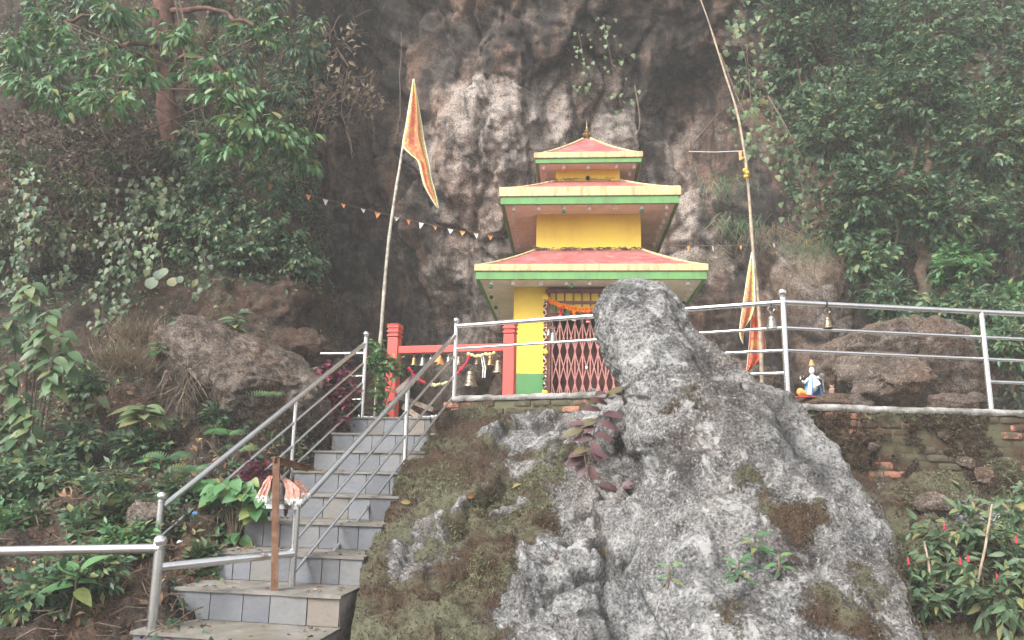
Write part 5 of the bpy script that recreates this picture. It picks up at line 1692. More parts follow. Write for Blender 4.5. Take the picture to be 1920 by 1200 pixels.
def fern(label, p, n, L, kind='mid', seed=0, fwd=(0, -1, 0.2)):
    rng = np.random.RandomState(300 + seed)
    th_ = thing('fern', label, 'fern', p, 0, 'ferns')
    mb = MB()
    for k in range(n):
        a = rng.uniform(0, 2 * math.pi)
        d = np.array([math.cos(a), math.sin(a) * .3, 0]) * 0.85 + np.array(fwd) * 0.25 + np.array([0, 0, 0.55])
        l_ = L * rng.uniform(.7, 1.15)
        pts = [np.array(tuple(p)) + d * l_ * f + np.array([0, 0, -0.55 * l_ * f * f]) for f in np.linspace(0, 1, 12)]
        V, F = [], []
        P, D = [], []
        for i in range(1, 12):
            tdir = pts[i] - pts[i - 1]; sd_ = np.cross(tdir, [0, -0.6, 1.0]); sd_ /= np.linalg.norm(sd_) + 1e-9
            w_ = l_ * 0.26 * math.sin(math.pi * min(1, 0.15 + 0.85 * i / 12)) ** 0.8 + 0.01
            for s in (-1, 1):
                P.append(pts[i]); D.append(sd_ * s * w_ + tdir * 0.5)
        P, D = np.array(P), np.array(D)
        S_ = np.linalg.norm(D, axis=1)
        Fr = frames(D, np.tile([0, -0.5, 1.0], (len(P), 1)))
        T, FF = T_FROND
        T = T * np.array([1.6, 1, 1])
        VV = (P[:, None] + np.einsum('nij,kj->nki', Fr, T) * S_[:, None, None]).reshape(-1, 3)
        FFF = (FF[None] + (np.arange(len(P)) * len(T))[:, None, None]).reshape(-1, 4)
        link('frond', np_mesh('frond', to_local(VV, th_), FFF, LM[kind][1], True), th_)
    return th_

def grass(label, p, n, L, kind='straw', spread=0.7, down=False, seed=0, rad=0.08, name='dry_grass'):
    rng = np.random.RandomState(200 + seed)
    P = np.array(tuple(p)) + rng.normal(size=(n, 3)) * np.array([rad, rad * .5, rad * .4])
    D = np.stack([rng.normal(size=n) * spread, -0.3 + rng.normal(size=n) * spread * .5, (-1 if down else 1) * np.ones(n)], 1)
    th_ = thing(name, label, 'grass', p)
    leaf_mass('blades', P, D, rnd_dirs(n, rng), L * rng.uniform(.5, 1.2, n), leaf_t(0.035, 3, 0.2, 0.5, 'strip'), LM[kind][0], th_)
    return th_

def tangle(name, label, blobs, ntw, nleaf, L, kind, seed=0, base=None, twr=0.005, curl=0.35):
    """dead twigs and curled leaves hanging together, one uncountable mass"""
    rng = np.random.RandomState(100 + seed)
    base = base or blobs[0][0]
    th_ = thing(name, label, 'brushwood', base)
    mb = MB()
    P, D = [], []
    for bi, (c, rd) in enumerate(blobs):
        c = np.array(tuple(c)); rd = np.array(rd)
        for k in range(ntw // len(blobs)):
            p = c + rnd_dirs(1, rng)[0] * rd * rng.uniform(.2, 1)
            d = rng.normal(size=3) * np.array([1, .4, .8]); d /= np.linalg.norm(d)
            pts = [p]
            for s in range(5):
                d = d + rng.normal(size=3) * curl + np.array([0, 0, -0.12]); d /= np.linalg.norm(d)
                pts.append(pts[-1] + d * rng.uniform(.06, .14))
            mb.tube([tuple(q) for q in pts], [twr * rng.uniform(.6, 1.4)] * 6, 4, False)
        k = nleaf // len(blobs)
        P.append(c + rnd_dirs(k, rng) * rd * (rng.uniform(.3, 1, (k, 1)) ** .5))
    mb.build('twigs', M['twig'], th_)['kind'] = 'stuff'
    P = np.concatenate(P); n = len(P)
    D = np.stack([rng.normal(size=n) * .8, -0.3 + rng.normal(size=n) * .4, -0.7 + .6 * rng.normal(size=n)], 1)
    leaf_mass('dead_leaves', P, D, rnd_dirs(n, rng), L * rng.uniform(.5, 1.3, n), leaf_t(0.5, 2, 0.7, 0.5, 'lance'), LM[kind][0], th_)
    return th_

def B(px, py, Y, rx, ry, rz): return (at(px, py, Y), (rx, ry, rz))

# ------------------------------------------------------------------ right side: trees and shrubs beyond the boulder
blob_plant('broadleaf_tree', 'leafy tree with a slim forked trunk behind the big boulder at right', 'tree', at(1738, 640, 11.6),
    [B(1560, 250, 11.6, 0.9, 0.8, 0.95), B(1700, 180, 11.6, 1.0, 0.9, 0.9), B(1640, 360, 11.4, 0.95, 0.7, 0.6), B(1850, 260, 11.2, 1.0, 0.8, 1.0), B(1780, 400, 11.3, 0.9, 0.7, 0.5), B(1740, 60, 11.8, 1.3, 0.9, 0.8), B(1930, 420, 11.2, 0.7, .7, .6), B(1950, 120, 11.4, .9, .8, .9)],
    1400, 13, 0.115, T_OVAL2, 'oval2', 'dark', 220, 0.03, 0.005, 0.26, 0.3, limbs=[([at(1738, 660, 11.6), at(1737, 560, 11.6), at(1730, 470, 11.6), at(1716, 385, 11.6), at(1690, 320, 11.6)], 0.13, 0.06), ([at(1732, 470, 11.58), at(1750, 420, 11.5), at(1790, 330, 11.4), at(1850, 250, 11.3)], 0.08, 0.04), ([at(1712, 385, 11.55), at(1740, 300, 11.6), at(1745, 150, 11.7)], 0.06, 0.03)], seed=1)
blob_plant('broadleaf_tree', 'dark tree crown leaning over the cliff edge at upper right', 'tree', at(1560, 480, 13.2),
    [B(1520, 120, 13.0, 1.0, 0.8, 1.1), B(1600, 230, 13.2, 0.9, .8, 1.0), B(1560, -40, 13, 1.4, 1.0, 1.0), B(1480, 30, 12.8, .7, .6, .7)],
    650, 12, 0.12, T_OVAL2, 'oval2', 'dark', 60, 0.03, 0.005, 0.28, 0.3, limbs=[([at(1570, 520, 13.4), at(1580, 380, 13.4), at(1570, 220, 13.3), at(1540, 60, 13.2)], 0.1, 0.05)], seed=2)
blob_plant('broadleaf_tree', 'hazy tree filling the far right edge behind the leafy tree', 'tree', at(1900, 640, 14.0),
    [B(1820, 300, 14.2, 1.5, 1.0, 1.5), B(1960, 200, 14, 1.5, 1.0, 1.5), B(1700, 400, 14.2, 1.2, .9, 1.2), B(1880, 0, 14, 2.0, 1.1, 1.3), B(1680, 40, 14.2, 1.4, 1, 1.3), B(1960, 480, 13.6, 1.0, .8, .9)],
    900, 12, 0.14, T_OVAL2, 'oval2', 'mid', 40, 0.04, 0.006, 0.32, 0.2, limbs=[([at(1905, 680, 14.2), at(1900, 500, 14.2), at(1890, 300, 14.2), at(1880, 100, 14.1)], 0.15, 0.06)], seed=3)
for i, (px, py, Y, r_, kind, n_, lb, cat_) in enumerate([
    (1630, 500, 11.0, 0.55, 'mid', 110, 'rounded green shrub at the foot of the cliff edge, left of the slim trunk', 'shrub'),
    (1680, 565, 10.6, 0.5, 'dark', 100, 'dark shrub directly above the big brown boulder', 'shrub'),
    (1790, 510, 10.9, 0.55, 'fresh', 120, 'bright yellow-green bush just right of the slim tree trunk', 'shrub'),
    (1830, 580, 10.4, 0.55, 'mid', 130, 'glossy-leaved bush above the right railing post', 'shrub'),
    (1910, 570, 10.6, 0.5, 'fresh', 100, 'light green bush at the right frame edge above the railing', 'shrub'),
    (1890, 660, 9.3, 0.45, 'mid', 110, 'bush behind the railing to the right of the last post', 'shrub'),
    (1750, 590, 10.3, 0.4, 'mid', 90, 'small bush between boulder top and slim trunk foot', 'shrub'),
    (1590, 420, 12.0, 0.6, 'dark', 90, 'dark shrub growing on the sloping cliff edge', 'shrub')]):
    c_ = at(px, py, Y)
    blob_plant('shrub', lb, cat_, c_ - Vector((0, 0, r_ * 1.1)), [(c_ + Vector((random.uniform(-.3, .3) * r_, random.uniform(-.3, .3) * r_, random.uniform(-.2, .3) * r_)), (r_ * .8, r_ * .7, r_ * .7)) for k in range(3)],
               n_, 11, 0.115, T_LANCE2 if i % 2 else T_OVAL2, 'lance2' if i % 2 else 'oval2', kind, 50, 0.015, 0.004, 0.22, 0.3, 'shrubs beyond the boulder', seed=10 + i)
fern('yellow-green fern clump right of the slim trunk', at(1775, 500, 10.2), 12, 0.45, 'fresh', 1)
fern('small pale fern left of the slim trunk', at(1655, 440, 10.6), 8, 0.3, 'fresh', 2)
cm = ((CLIFF.V[..., 0] > 4.7 + 0.25 * np.clip(6 - CLIFF.V[..., 2], -2, 4)) * 1.0) * sstep(-0.25, 0.1, fbm(CLIFF.V * 0.8, 3, 141))
P, N = CLIFF.scatter(16000, cm * (CLIFF.V[..., 0] < 12) + 1e-8)
D = N * 0.5 + rnd_dirs(len(P)) * 0.7 + np.array([0, -0.3, -0.4])
o = leaf_mass('ivy', P + np.array([0, -1, 0]) * RNG.uniform(0.02, 0.35, (len(P), 1)), D, N + 0.5 * rnd_dirs(len(P)), RNG.uniform(.08, .15, len(P)), T_OVAL2, LM['dark'][0])
tag(o, 'mass of creeper leaves covering the slope behind the right trees', 'creeper', kind='stuff')
# creepers over the cliff at top right
vine('leafy creeper dangling beside the top of the bamboo pole', [(1395, 40, 11), (1405, 150, 11), (1412, 240, 10.9), (1425, 320, 10.9)], 'pale', 0.10, 70, 1, 0.16)
vine('thin creeper with grey-green leaves right of the bamboo pole', [(1380, 60, 11.3), (1400, 130, 11.2), (1385, 230, 11.2), (1400, 300, 11)], 'vine', 0.09, 50, 2, 0.14)
vine('creeper hanging in front of the dark cliff edge below the upper right tree', [(1430, 180, 11), (1480, 260, 11), (1500, 330, 11), (1510, 400, 11)], 'vine', 0.10, 60, 3, 0.17)
vine('sparse creeper on the cliff top straight above the shrine', [(1085, 60, 13), (1095, 130, 12.9), (1085, 190, 12.9)], 'pale', 0.09, 24, 4, 0.12)
vine('yellowish creeper on the cliff top right of the shrine peak', [(1130, 40, 13), (1150, 130, 12.9), (1165, 200, 12.9)], 'pale', 0.09, 34, 5, 0.16)
mb = MB()
for pts in ([(1350, 100, 11), (1390, 200, 11), (1420, 260, 10.9)], [(1440, 180, 11), (1475, 240, 10.9), (1505, 300, 10.9)], [(1300, 270, 12), (1350, 210, 11.5), (1375, 195, 11.2)], [(1190, 160, 12.8), (1200, 230, 12.8), (1188, 260, 12.8)]):
    pp = cat_w(3, np.linspace(0, 2, 12)) @ np.array([tuple(at(*p)) for p in pts])
    mb.tube([tuple(p) for p in pp], [0.016 - 0.001 * k for k in range(12)], 6)
mb.single('dead_branches', M['twig'], at(1390, 200, 11), 'bare grey twigs hanging before the cliff at upper right', 'twigs')['kind'] = 'stuff'
# grass hanging on the cliff ledges
for i, (px, py, Y, n_, k_) in enumerate([(1360, 340, 13.2, 220, 'mid'), (1390, 420, 12.8, 300, 'mid'), (1520, 460, 11.6, 260, 'mid'), (1530, 500, 11.4, 200, 'straw'), (1330, 480, 13.2, 160, 'straw'), (1450, 430, 12.2, 200, 'straw')]):
    grass(['green grass tuft on the cliff right of the shrine top', 'long green grass hanging behind the bamboo pole', 'grass clump on the cliff edge above the statue', 'yellowing grass on the low cliff edge', 'dry grass on the cliff beside the lower eave', 'dry grass tuft on the dark cliff left of the rock edge'][i], at(px, py, Y), int(n_ * .8), 0.36, k_, 0.8, True, i, 0.26, 'cliff_grass')

# ------------------------------------------------------------------ left side: tree, overhanging leaves, creepers
def sprays(name, label, base, centers, n_leaf, L, kind, limbs, bark, seed, nparts, cat='tree', spread_r=(0.55, .35, .3), templ=T_LANCE, key='lance', nl=9):
    blobs = [B(px, py, Y, *(spread_r if len(c3) == 0 else c3)) for (px, py, Y, *c3) in centers]
    return blob_plant(name, label, cat, base, blobs, n_leaf, nl, L, templ, key, kind, nparts, 0.015, 0.004, 0.22, 0.3, limbs=limbs, bark=bark, droop=0.75, seed=seed)
sprays('broadleaf_tree', 'tree with a red-brown trunk and long drooping leaves at upper left', at(318, 330, 11.0),
       [(60, 150, 9.6), (120, 185, 9.5), (210, 190, 9.4), (250, 130, 9.6), (170, 110, 9.7), (430, 170, 9.6), (450, 230, 9.6), (500, 260, 9.8), (380, 130, 9.8), (540, 250, 10.0), (420, 280, 9.8), (330, 60, 9.8), (100, 50, 9.7), (480, 60, 10.0), (560, 290, 10.2), (20, 90, 9.6), (230, 20, 9.7)],
       260, 0.165, 'fresh', [([at(325, 330, 11.0), at(318, 230, 10.9), at(310, 120, 10.9), at(302, -40, 10.9), at(295, -200, 10.8)], 0.17, 0.14),
            ([at(312, 90, 10.9), at(250, 80, 10.4), at(170, 110, 9.9)], 0.05, 0.02), ([at(314, 120, 10.9), at(380, 110, 10.4), at(450, 170, 9.9)], 0.05, 0.02), ([at(306, 20, 10.9), at(250, 20, 10.4), at(120, 40, 9.9)], 0.05, .02), ([at(306, 20, 10.9), at(400, 20, 10.5), at(500, 60, 10.2)], 0.05, .02)], 'redbark', 21, 300)
sprays('shrub', 'dark-leaved overhanging shrub behind the red-brown trunk at upper left', at(430, 330, 11.4),
       [(80, 120, 10.8, .7, .4, .5), (240, 90, 10.8, .8, .4, .5), (420, 120, 10.9, .7, .4, .5), (530, 180, 11.0, .5, .4, .5), (400, 260, 10.8, .6, .4, .4), (500, 330, 10.8, .55, .4, .4), (330, 290, 10.7, .5, .3, .35), (150, 20, 10.8, .9, .4, .5), (450, 10, 11, .9, .4, .5), (570, 80, 11.4, .5, .4, .6)],
       420, 0.14, 'dark', [([at(430, 360, 11.6), at(430, 280, 11.4), at(430, 200, 11.2), at(420, 120, 11.2)], 0.05, 0.02)], 'bark', 22, 80, 'shrub')
sprays('shrub', 'dense dark green shrub overhanging the earth bank above the bunting end', at(480, 500, 11.2),
       [(440, 400, 10.4, .5, .35, .35), (520, 440, 10.3, .45, .35, .3), (560, 480, 10.3, .35, .3, .3), (470, 460, 10.2, .45, .3, .25), (400, 340, 10.5, .5, .35, .35), (590, 500, 10.4, .2, .2, .2), (530, 370, 10.6, .4, .3, .3), (350, 420, 10.4, .4, .3, .3)],
       420, 0.10, 'dark', [([at(480, 520, 11.3), at(470, 450, 11.0), at(450, 400, 10.8)], 0.04, 0.02)], 'bark', 23, 100, 'shrub', templ=T_OVAL2, key='oval2', nl=10)
sprays('shrub', 'thin-leaved creeper bush spread over the dry leaves at the left edge', at(60, 460, 11), [(40, 300, 10.3, .5, .3, .4), (150, 360, 10.3, .5, .3, .35), (100, 440, 10.2, .45, .3, .35), (10, 400, 10.2, .4, .3, .4), (210, 300, 10.4, .35, .2, .25), (180, 450, 10.2, .35, .25, .3)],
       200, 0.085, 'vine', [([at(60, 480, 11.2), at(80, 420, 10.9), at(100, 360, 10.7)], 0.03, 0.012)], 'bark', 24, 60, 'shrub', templ=T_OVAL2, key='oval2', nl=8)
sprays('shrub', 'olive shrub hanging over the bank right of the round-leaved creeper', at(380, 470, 11), [(330, 370, 10.4, .4, .3, .3), (400, 430, 10.2, .45, .3, .25), (340, 470, 10.2, .3, .2, .2), (280, 380, 10.4, .35, .25, .3), (440, 480, 10.2, .3, .2, .15)],
       150, 0.09, 'mid', [([at(380, 480, 11.2), at(370, 420, 10.9), at(360, 380, 10.7)], 0.03, 0.012)], 'bark', 25, 50, 'shrub', templ=T_OVAL2, key='oval2', nl=8)
tangle('dead_brushwood', 'mass of dry brown leaves and twigs hanging below the upper left tree', [B(80, 260, 10.9, .9, .35, .5), B(200, 320, 10.8, .8, .35, .5), B(60, 380, 10.8, .7, .35, .5), B(280, 300, 10.8, .6, .3, .35), B(160, 430, 10.7, .7, .3, .45), B(300, 430, 10.7, .6, .3, .4), B(230, 250, 11, .7, .3, .3)], 420, 5200, 0.10, 'dry', 1)
tangle('dead_brushwood', 'sparse twigs with pale dry leaves left of the flag tip', [B(640, 150, 12.5, .5, .3, .4), B(690, 180, 12.4, .35, .3, .35), B(600, 200, 12.4, .35, .25, .35), B(620, 70, 12.5, .7, .3, .4)], 60, 170, 0.13, 'straw', 2, None, 0.007)
mb = MB()
for pts in ([(650, 130, 12), (640, 200, 11.9), (655, 260, 11.9), (660, 300, 11.9)], [(660, 190, 12), (650, 250, 11.9), (664, 290, 11.9)], [(752, 60, 12), (750, 180, 12), (745, 240, 12), (735, 268, 12)], [(640, 120, 12), (625, 200, 12), (600, 240, 12)], [(700, 130, 12), (690, 170, 12), (650, 200, 12)]):
    pp = cat_w(len(pts), np.linspace(0, len(pts) - 1, 14)) @ np.array([tuple(at(*p)) for p in pts])
    pp[1:] += RNG.normal(size=(13, 3)) * 0.012
    mb.tube([tuple(p) for p in pp], 0.007, 5)
mb.single('hanging_roots', M['twig'], at(650, 250, 12), 'thin bare roots dangling in the cave mouth left of the flag', 'roots')['kind'] = 'stuff'

VN = [([(40, 330, 10), (50, 420, 9.9), (35, 500, 9.9), (30, 570, 9.8)], 'vine', 55, 'dense heart-leaved vine hanging at the far left edge'),
      ([(60, 330, 10), (62, 430, 9.9), (20, 540, 9.8)], 'mid', 45, 'darker vine beside the far left heart-leaved one'),
      ([(205, 400, 10.2), (210, 480, 10.1), (195, 560, 10.1), (190, 620, 10.0)], 'vine', 60, 'long yellow-green vine hanging lowest in front of the dark hollow'),
      ([(235, 420, 10.2), (240, 500, 10.1), (222, 600, 10.0)], 'vine', 55, 'thick green vine right of the dark hollow'),
      ([(305, 330, 10.3), (308, 380, 10.2), (310, 410, 10.2)], 'pale', 22, 'short pale vine hanging below the dry leaves, nearest the trunk line'),
      ([(335, 340, 10.3), (332, 390, 10.2), (338, 420, 10.2)], 'vine', 20, 'short vine right of the pale one under the trunk'),
      ([(285, 420, 10.2), (280, 470, 10.1), (285, 500, 10.1)], 'pale', 24, 'pale leaf cluster vine over the round-leaved plant'),
      ([(380, 460, 10.1), (385, 510, 10.0), (378, 545, 10.0)], 'vine', 18, 'small heart-leaved vine on the left end of the earth bank'),
      ([(120, 430, 10.2), (130, 490, 10.1), (110, 540, 10.1)], 'vine', 26, 'thin vine between the far left vine and the hollow'),
      ([(255, 340, 10.3), (250, 390, 10.2), (248, 430, 10.2)], 'vine', 26, 'vine tuft among the dry leaves at left centre')]
for i, (pts, kd, n_, lb) in enumerate(VN):
    vine(lb, pts, kd, 0.092, int(n_ * 1.5), 20 + i, 0.075)
# loose leaves over the whole bank
P, N = BANK.scatter(20000, (fbm(BANK.V * 0.7, 3, 131) > -0.15) * (BANK.V[..., 2] < 8.5) * (BANK.V[..., 0] > -9) * (1 - 0.93 * ((BANK.V[..., 0] > -5.0) & (BANK.V[..., 2] > 1.3) & (BANK.V[..., 2] < 2.5))) + 1e-7)
D = N * 0.5 + rnd_dirs(len(P)) * 0.8 + np.array([0, -0.3, -0.3])
o = leaf_mass('ground_cover', P + N * 0.04, D, N + 0.5 * rnd_dirs(len(P)), RNG.uniform(.035, .095, len(P)), T_OVAL2, LM['dark'][0])
tag(o, 'low green creeping plants covering the left bank', 'ground cover', kind='stuff')
P, N = BANK.scatter(4500, (BANK.V[..., 2] < 1.4) * (BANK.V[..., 0] > -8) + 0.15)
D = N * 0.2 + rnd_dirs(len(P)) * 0.9
o = leaf_mass('leaf_litter', P + N * 0.015, D, N + 0.4 * rnd_dirs(len(P)), RNG.uniform(.04, .10, len(P)), leaf_t(0.5, 2, 0.5, 0.3, 'lance'), LM['litter'][0])
tag(o, 'dry brown leaf litter on the left bank', 'leaf litter', kind='stuff')
P, N = BANK.scatter(900, (BANK.V[..., 2] < 0.6) * (BANK.V[..., 0] > -7) * (BANK.V[..., 0] < -2.2) + 1e-6)
mb = MB()
for p, n_ in zip(P, N):
    d = rnd_dirs(1)[0] * np.array([1, .5, .6]); q = p + n_ * 0.03
    mb.tube([tuple(q), tuple(q + d * .12 + n_ * .05), tuple(q + d * .26 + n_ * .03 + RNG.normal(size=3) * .02)], RNG.uniform(.002, .006), 4, False)
tag(mb.build('fallen_twigs', M['twig']), 'thin fallen twigs scattered on the left bank', 'twigs', kind='stuff')

# big soft-leaved shrub at the left edge, every leaf its own
rng = np.random.RandomState(77)
BL = thing('large_leaved_shrub', 'tall shrub with broad soft green leaves at the left frame edge', 'shrub', at(60, 1000, 7.6))
mb = MB(); P, D, U, S_ = [], [], [], []
for px, py, n_ in [(60, 540, 9), (25, 600, 8), (90, 590, 8), (120, 630, 9), (75, 640, 8), (20, 690, 9), (100, 680, 8), (130, 670, 6), (40, 745, 9), (10, 780, 7), (30, 820, 8), (60, 780, 6), (-30, 640, 9), (-40, 740, 9), (-30, 560, 8)]:
    p = at(px, py, 7.6 + rng.uniform(-.15, .15))
    mb.tube([at(40 + (px - 60) * .2, 1000, 7.8), tuple((p * .6 + at(40, 860, 7.8) * .4)), tuple(p)], [0.010, 0.007, 0.004], 6)
    for k in range(n_ + 2):
        a = k * 2.4 + rng.uniform(0, 1)
        P.append(tuple(p + Vector((rng.uniform(-.03, .03), rng.uniform(-.03, .03), 0.05 - 0.26 * k / n_)))); D.append((math.cos(a), -0.5 + .7 * math.sin(a), -0.35 - 0.5 * rng.rand() * (k / n_))); U.append((0.25 * rng.normal(), -0.75, 1)); S_.append(rng.uniform(.14, .25))
mb.build('stems', M['bark'], BL)
leaf_parts(np.array(P), np.array(D), np.array(U), S_, 'bigsoft', T_BIG, LM['big'][1], BL)
rosette('broad_leaved_plant', 'pale green plant with long pointed leaves radiating, centre of the left bank', at(270, 762, 7.9), 17, 0.30, T_BIG, 'bigsoft', 'pale', 0.1, 0.35, seed=1, layers=1.2)
rosette('broad_leaved_plant', 'single drooping leaf plant left of the radiating pale one', at(182, 745, 8.0), 4, 0.19, T_BIG, 'bigsoft', 'pale', -0.5, 0.25, seed=2)
rosette('broad_leaved_plant', 'leafy plant on top of the layered boulder, left of two', at(352, 598, 9.0), 16, 0.21, T_BIG, 'bigsoft', 'mid', 0.3, 0.2, seed=3, layers=1.5)
rosette('broad_leaved_plant', 'leafy plant on top of the layered boulder, right of two', at(443, 590, 9.1), 14, 0.19, T_BIG, 'bigsoft', 'mid', 0.4, 0.2, seed=4, layers=1.5)
rosette('broad_leaved_plant', 'low plant on the boulder between the two tall ones', at(400, 612, 9.0), 12, 0.16, T_BIG, 'bigsoft', 'mid', 0.2, 0.15, seed=5)
rosette('broad_leaved_plant', 'small glossy plant at the upper left corner of the layered boulder', at(300, 640, 8.7), 16, 0.17, T_OVAL, 'oval', 'fresh', 0.2, 0.2, seed=6, layers=1.4)
rosette('broad_leaved_plant', 'small bright plant below the radiating pale one', at(285, 855, 7.6), 8, 0.17, T_BIG, 'bigsoft', 'fresh', 0.1, 0.2, seed=7)
# round-leaved creeper
rl = thing('round_leaved_plant', 'creeper with five large round leaves under the overhang', 'plant', at(310, 535, 9.9))
rp = [(287, 529, .17), (322, 528, .13), (313, 510, .12), (299, 514, .14), (336, 524, .10)]
leaf_parts(np.array([tuple(at(x, y - s * 60, 9.9)) for x, y, s in rp]), np.array([(rng.normal() * .3, -0.35, -1) for _ in rp]), np.array([(0, -1, .45) for _ in rp]), [s * 1.1 for x, y, s in rp], 'round', T_ROUND, LM['vine'][1], rl)
mb = MB(); mb.tube([at(300, 470, 10.1), at(305, 500, 10), at(310, 520, 9.95)], 0.005, 5); mb.build('stem', M['twig'], rl)
# dry grass by the boulder
grass('large tuft of straw-coloured dry grass left of the layered boulder', at(232, 690, 8.6), 650, 0.30, 'straw', 1.0, False, 11, 0.14)
grass('dry grass tuft just above the straw-coloured one', at(255, 640, 8.9), 500, 0.28, 'straw', 1.0, False, 12, 0.12)
grass('dead rootlets hanging down the face of the layered boulder', at(345, 700, 8.3), 170, 0.5, 'dry', 0.45, True, 13, 0.09, 'hanging_rootlets')
fern('light fern between boulder and stair railing, upper', at(515, 745, 8.5), 6, 0.32, 'pale', 3)
fern('yellow-green fern under the layered boulder, right', at(430, 815, 8.1), 8, 0.28, 'fresh', 4)
fern('pale fern below the radiating plant, centre left', at(318, 860, 7.6), 8, 0.30, 'mid', 5)
fern('fern under the boulder nearest the lower stairs', at(450, 845, 7.9), 7, 0.26, 'mid', 6)
fern('dark fern left of the lower stair railing', at(360, 885, 7.4), 9, 0.3, 'mid', 7)

US = [(40, 900, 7.4, .35, 'mid', 'small-leaved bush at the lower left frame edge'), (110, 880, 7.5, .3, 'dark', 'dark small-leaved bush right of the lower left edge bush'), (30, 985, 6.9, .3, 'fresh', 'light bush just above the front railing at far left'),
      (230, 1000, 6.5, .24, 'fresh', 'bright glossy bush left of the ball-topped front post'), (140, 830, 7.9, .35, 'dark', 'dark bush under the broad soft-leaved shrub'), (200, 900, 7.3, .25, 'mid', 'bush in the middle of the lower left bank'),
      (215, 950, 7.0, .2, 'vine', 'creeping leafy plant above the bright glossy bush'), (320, 920, 7.1, .2, 'vine', 'small leafy plant just above the lower stair rail'), (260, 830, 7.9, .22, 'dark', 'dark bush below the radiating pale plant'),
      (160, 1070, 6.0, .3, 'mid', 'bush below the front railing, left of its post'), (50, 1120, 5.8, .35, 'mid', 'bush at the bottom left corner below the railing'), (400, 780, 8.4, .16, 'dark', 'dark leaves in the shadow under the layered boulder'), (150, 720, 8.6, .3, 'dark', 'dark bush behind the broad soft-leaved shrub'),
      (90, 965, 7.0, .24, 'vine', 'pale creeping bush between the lower left edge bushes'), (165, 985, 6.8, .2, 'mid', 'low leafy plant in the gap left of the bright glossy bush'), (310, 985, 6.8, .15, 'dark', 'small dark plant behind the two ball-topped posts'), (390, 1040, 6.6, .13, 'vine', 'low plant on the litter between railing and lowest steps')]
for i, (px, py, Y, r_, kd, lb) in enumerate(US):
    c_ = at(px, py, Y)
    blob_plant('bush', lb, 'bush', c_ - Vector((0, 0, r_ * 1.3)), [(c_ + Vector((random.uniform(-.5, .5) * r_, random.uniform(-.3, .3) * r_, random.uniform(-.3, .3) * r_)), (r_ * .9, r_ * .6, r_ * .7)) for k in range(3)],
               70, 9, 0.10, T_LANCE2 if i % 2 else T_OVAL2, 'lance2' if i % 2 else 'oval2', kd, 60, 0.010, 0.003, 0.2, 0.3, 'bushes on the left bank', seed=40 + i)
# big blade-like leaf in front
rosette('broad_leaved_plant', 'plant with a wide upright leaf right below the front railing', at(145, 1075, 5.7), 6, 0.26, T_BIG, 'bigsoft', 'fresh', 0.9, 0.3, seed=8)

# heart-leaved shrub through the stair railing
rng = np.random.RandomState(78)
HS = thing('heart_leaved_shrub', 'bright green shrub growing through the lower left stair railing', 'shrub', at(440, 1030, 6.9))
mb = MB(); P, D, U, S_ = [], [], [], []
for k in range(15):
    px, py = rng.uniform(375, 500), rng.uniform(895, 960)
    if k > 11: px, py = rng.uniform(400, 450), rng.uniform(960, 1010)
    p = at(px, py, 6.95 + rng.uniform(-.2, .15))
    mb.tube([at(440, 1030, 6.9), tuple((p + at(440, 980, 6.9)) / 2), tuple(p)], [0.008, 0.006, 0.004], 5)
    for q in range(8):
        a = q * 2.4 + rng.uniform(0, 1)
        P.append(tuple(p + Vector((0.05 * math.cos(a), .05 * math.sin(a), rng.uniform(-.05, .05))))); D.append((math.cos(a), -0.5 + .6 * math.sin(a), -0.5)); U.append((.3 * rng.normal(), -0.8, 1)); S_.append(rng.uniform(.08, .15))
mb.build('stems', M['bark'], HS)
leaf_parts(np.array(P), np.array(D), np.array(U), S_, 'heart', T_HEART, LM['fresh'][1], HS)

# plum-red shrub behind the left stair rail, hibiscus by the red post
blob_plant('red_leaved_shrub', 'plum-red leaved shrub behind the upper left stair railing', 'shrub', at(600, 860, 9.2), [B(560, 712, 9.5, .22, .2, .2), B(600, 740, 9.4, .3, .25, .3), B(640, 700, 9.6, .25, .2, .2), B(650, 745, 9.4, .22, .2, .25), B(590, 690, 9.6, .25, .2, .12), B(610, 790, 9.2, .25, .2, .25)],
           100, 9, 0.085, T_OVAL, 'oval', 'plum', 260, 0.010, 0.003, 0.18, 0.3, seed=60)
blob_plant('red_leaved_shrub', 'small plum-red plant low beside the stairs by the iron stand', 'shrub', at(505, 930, 7.7), [B(500, 885, 7.7, .18, .12, .12), B(470, 880, 7.6, .12, .1, .1)], 22, 8, 0.075, T_OVAL, 'oval', 'plum', 200, 0.006, 0.003, 0.12, 0.3, seed=61)
blob_plant('hibiscus_shrub', 'bright green leafy shrub in front of the left red post', 'shrub', at(712, 790, 10.0), [B(705, 680, 10.0, .16, .16, .25), B(725, 665, 10.0, .2, .16, .16), B(715, 730, 9.95, .2, .15, .22), B(700, 640, 10.1, .12, .1, .1), B(742, 690, 10.05, .12, .1, .18), B(720, 770, 9.9, .2, .12, .12)],
           70, 8, 0.085, T_OVAL, 'oval', 'fresh', 300, 0.010, 0.003, 0.16, 0.3, seed=62)

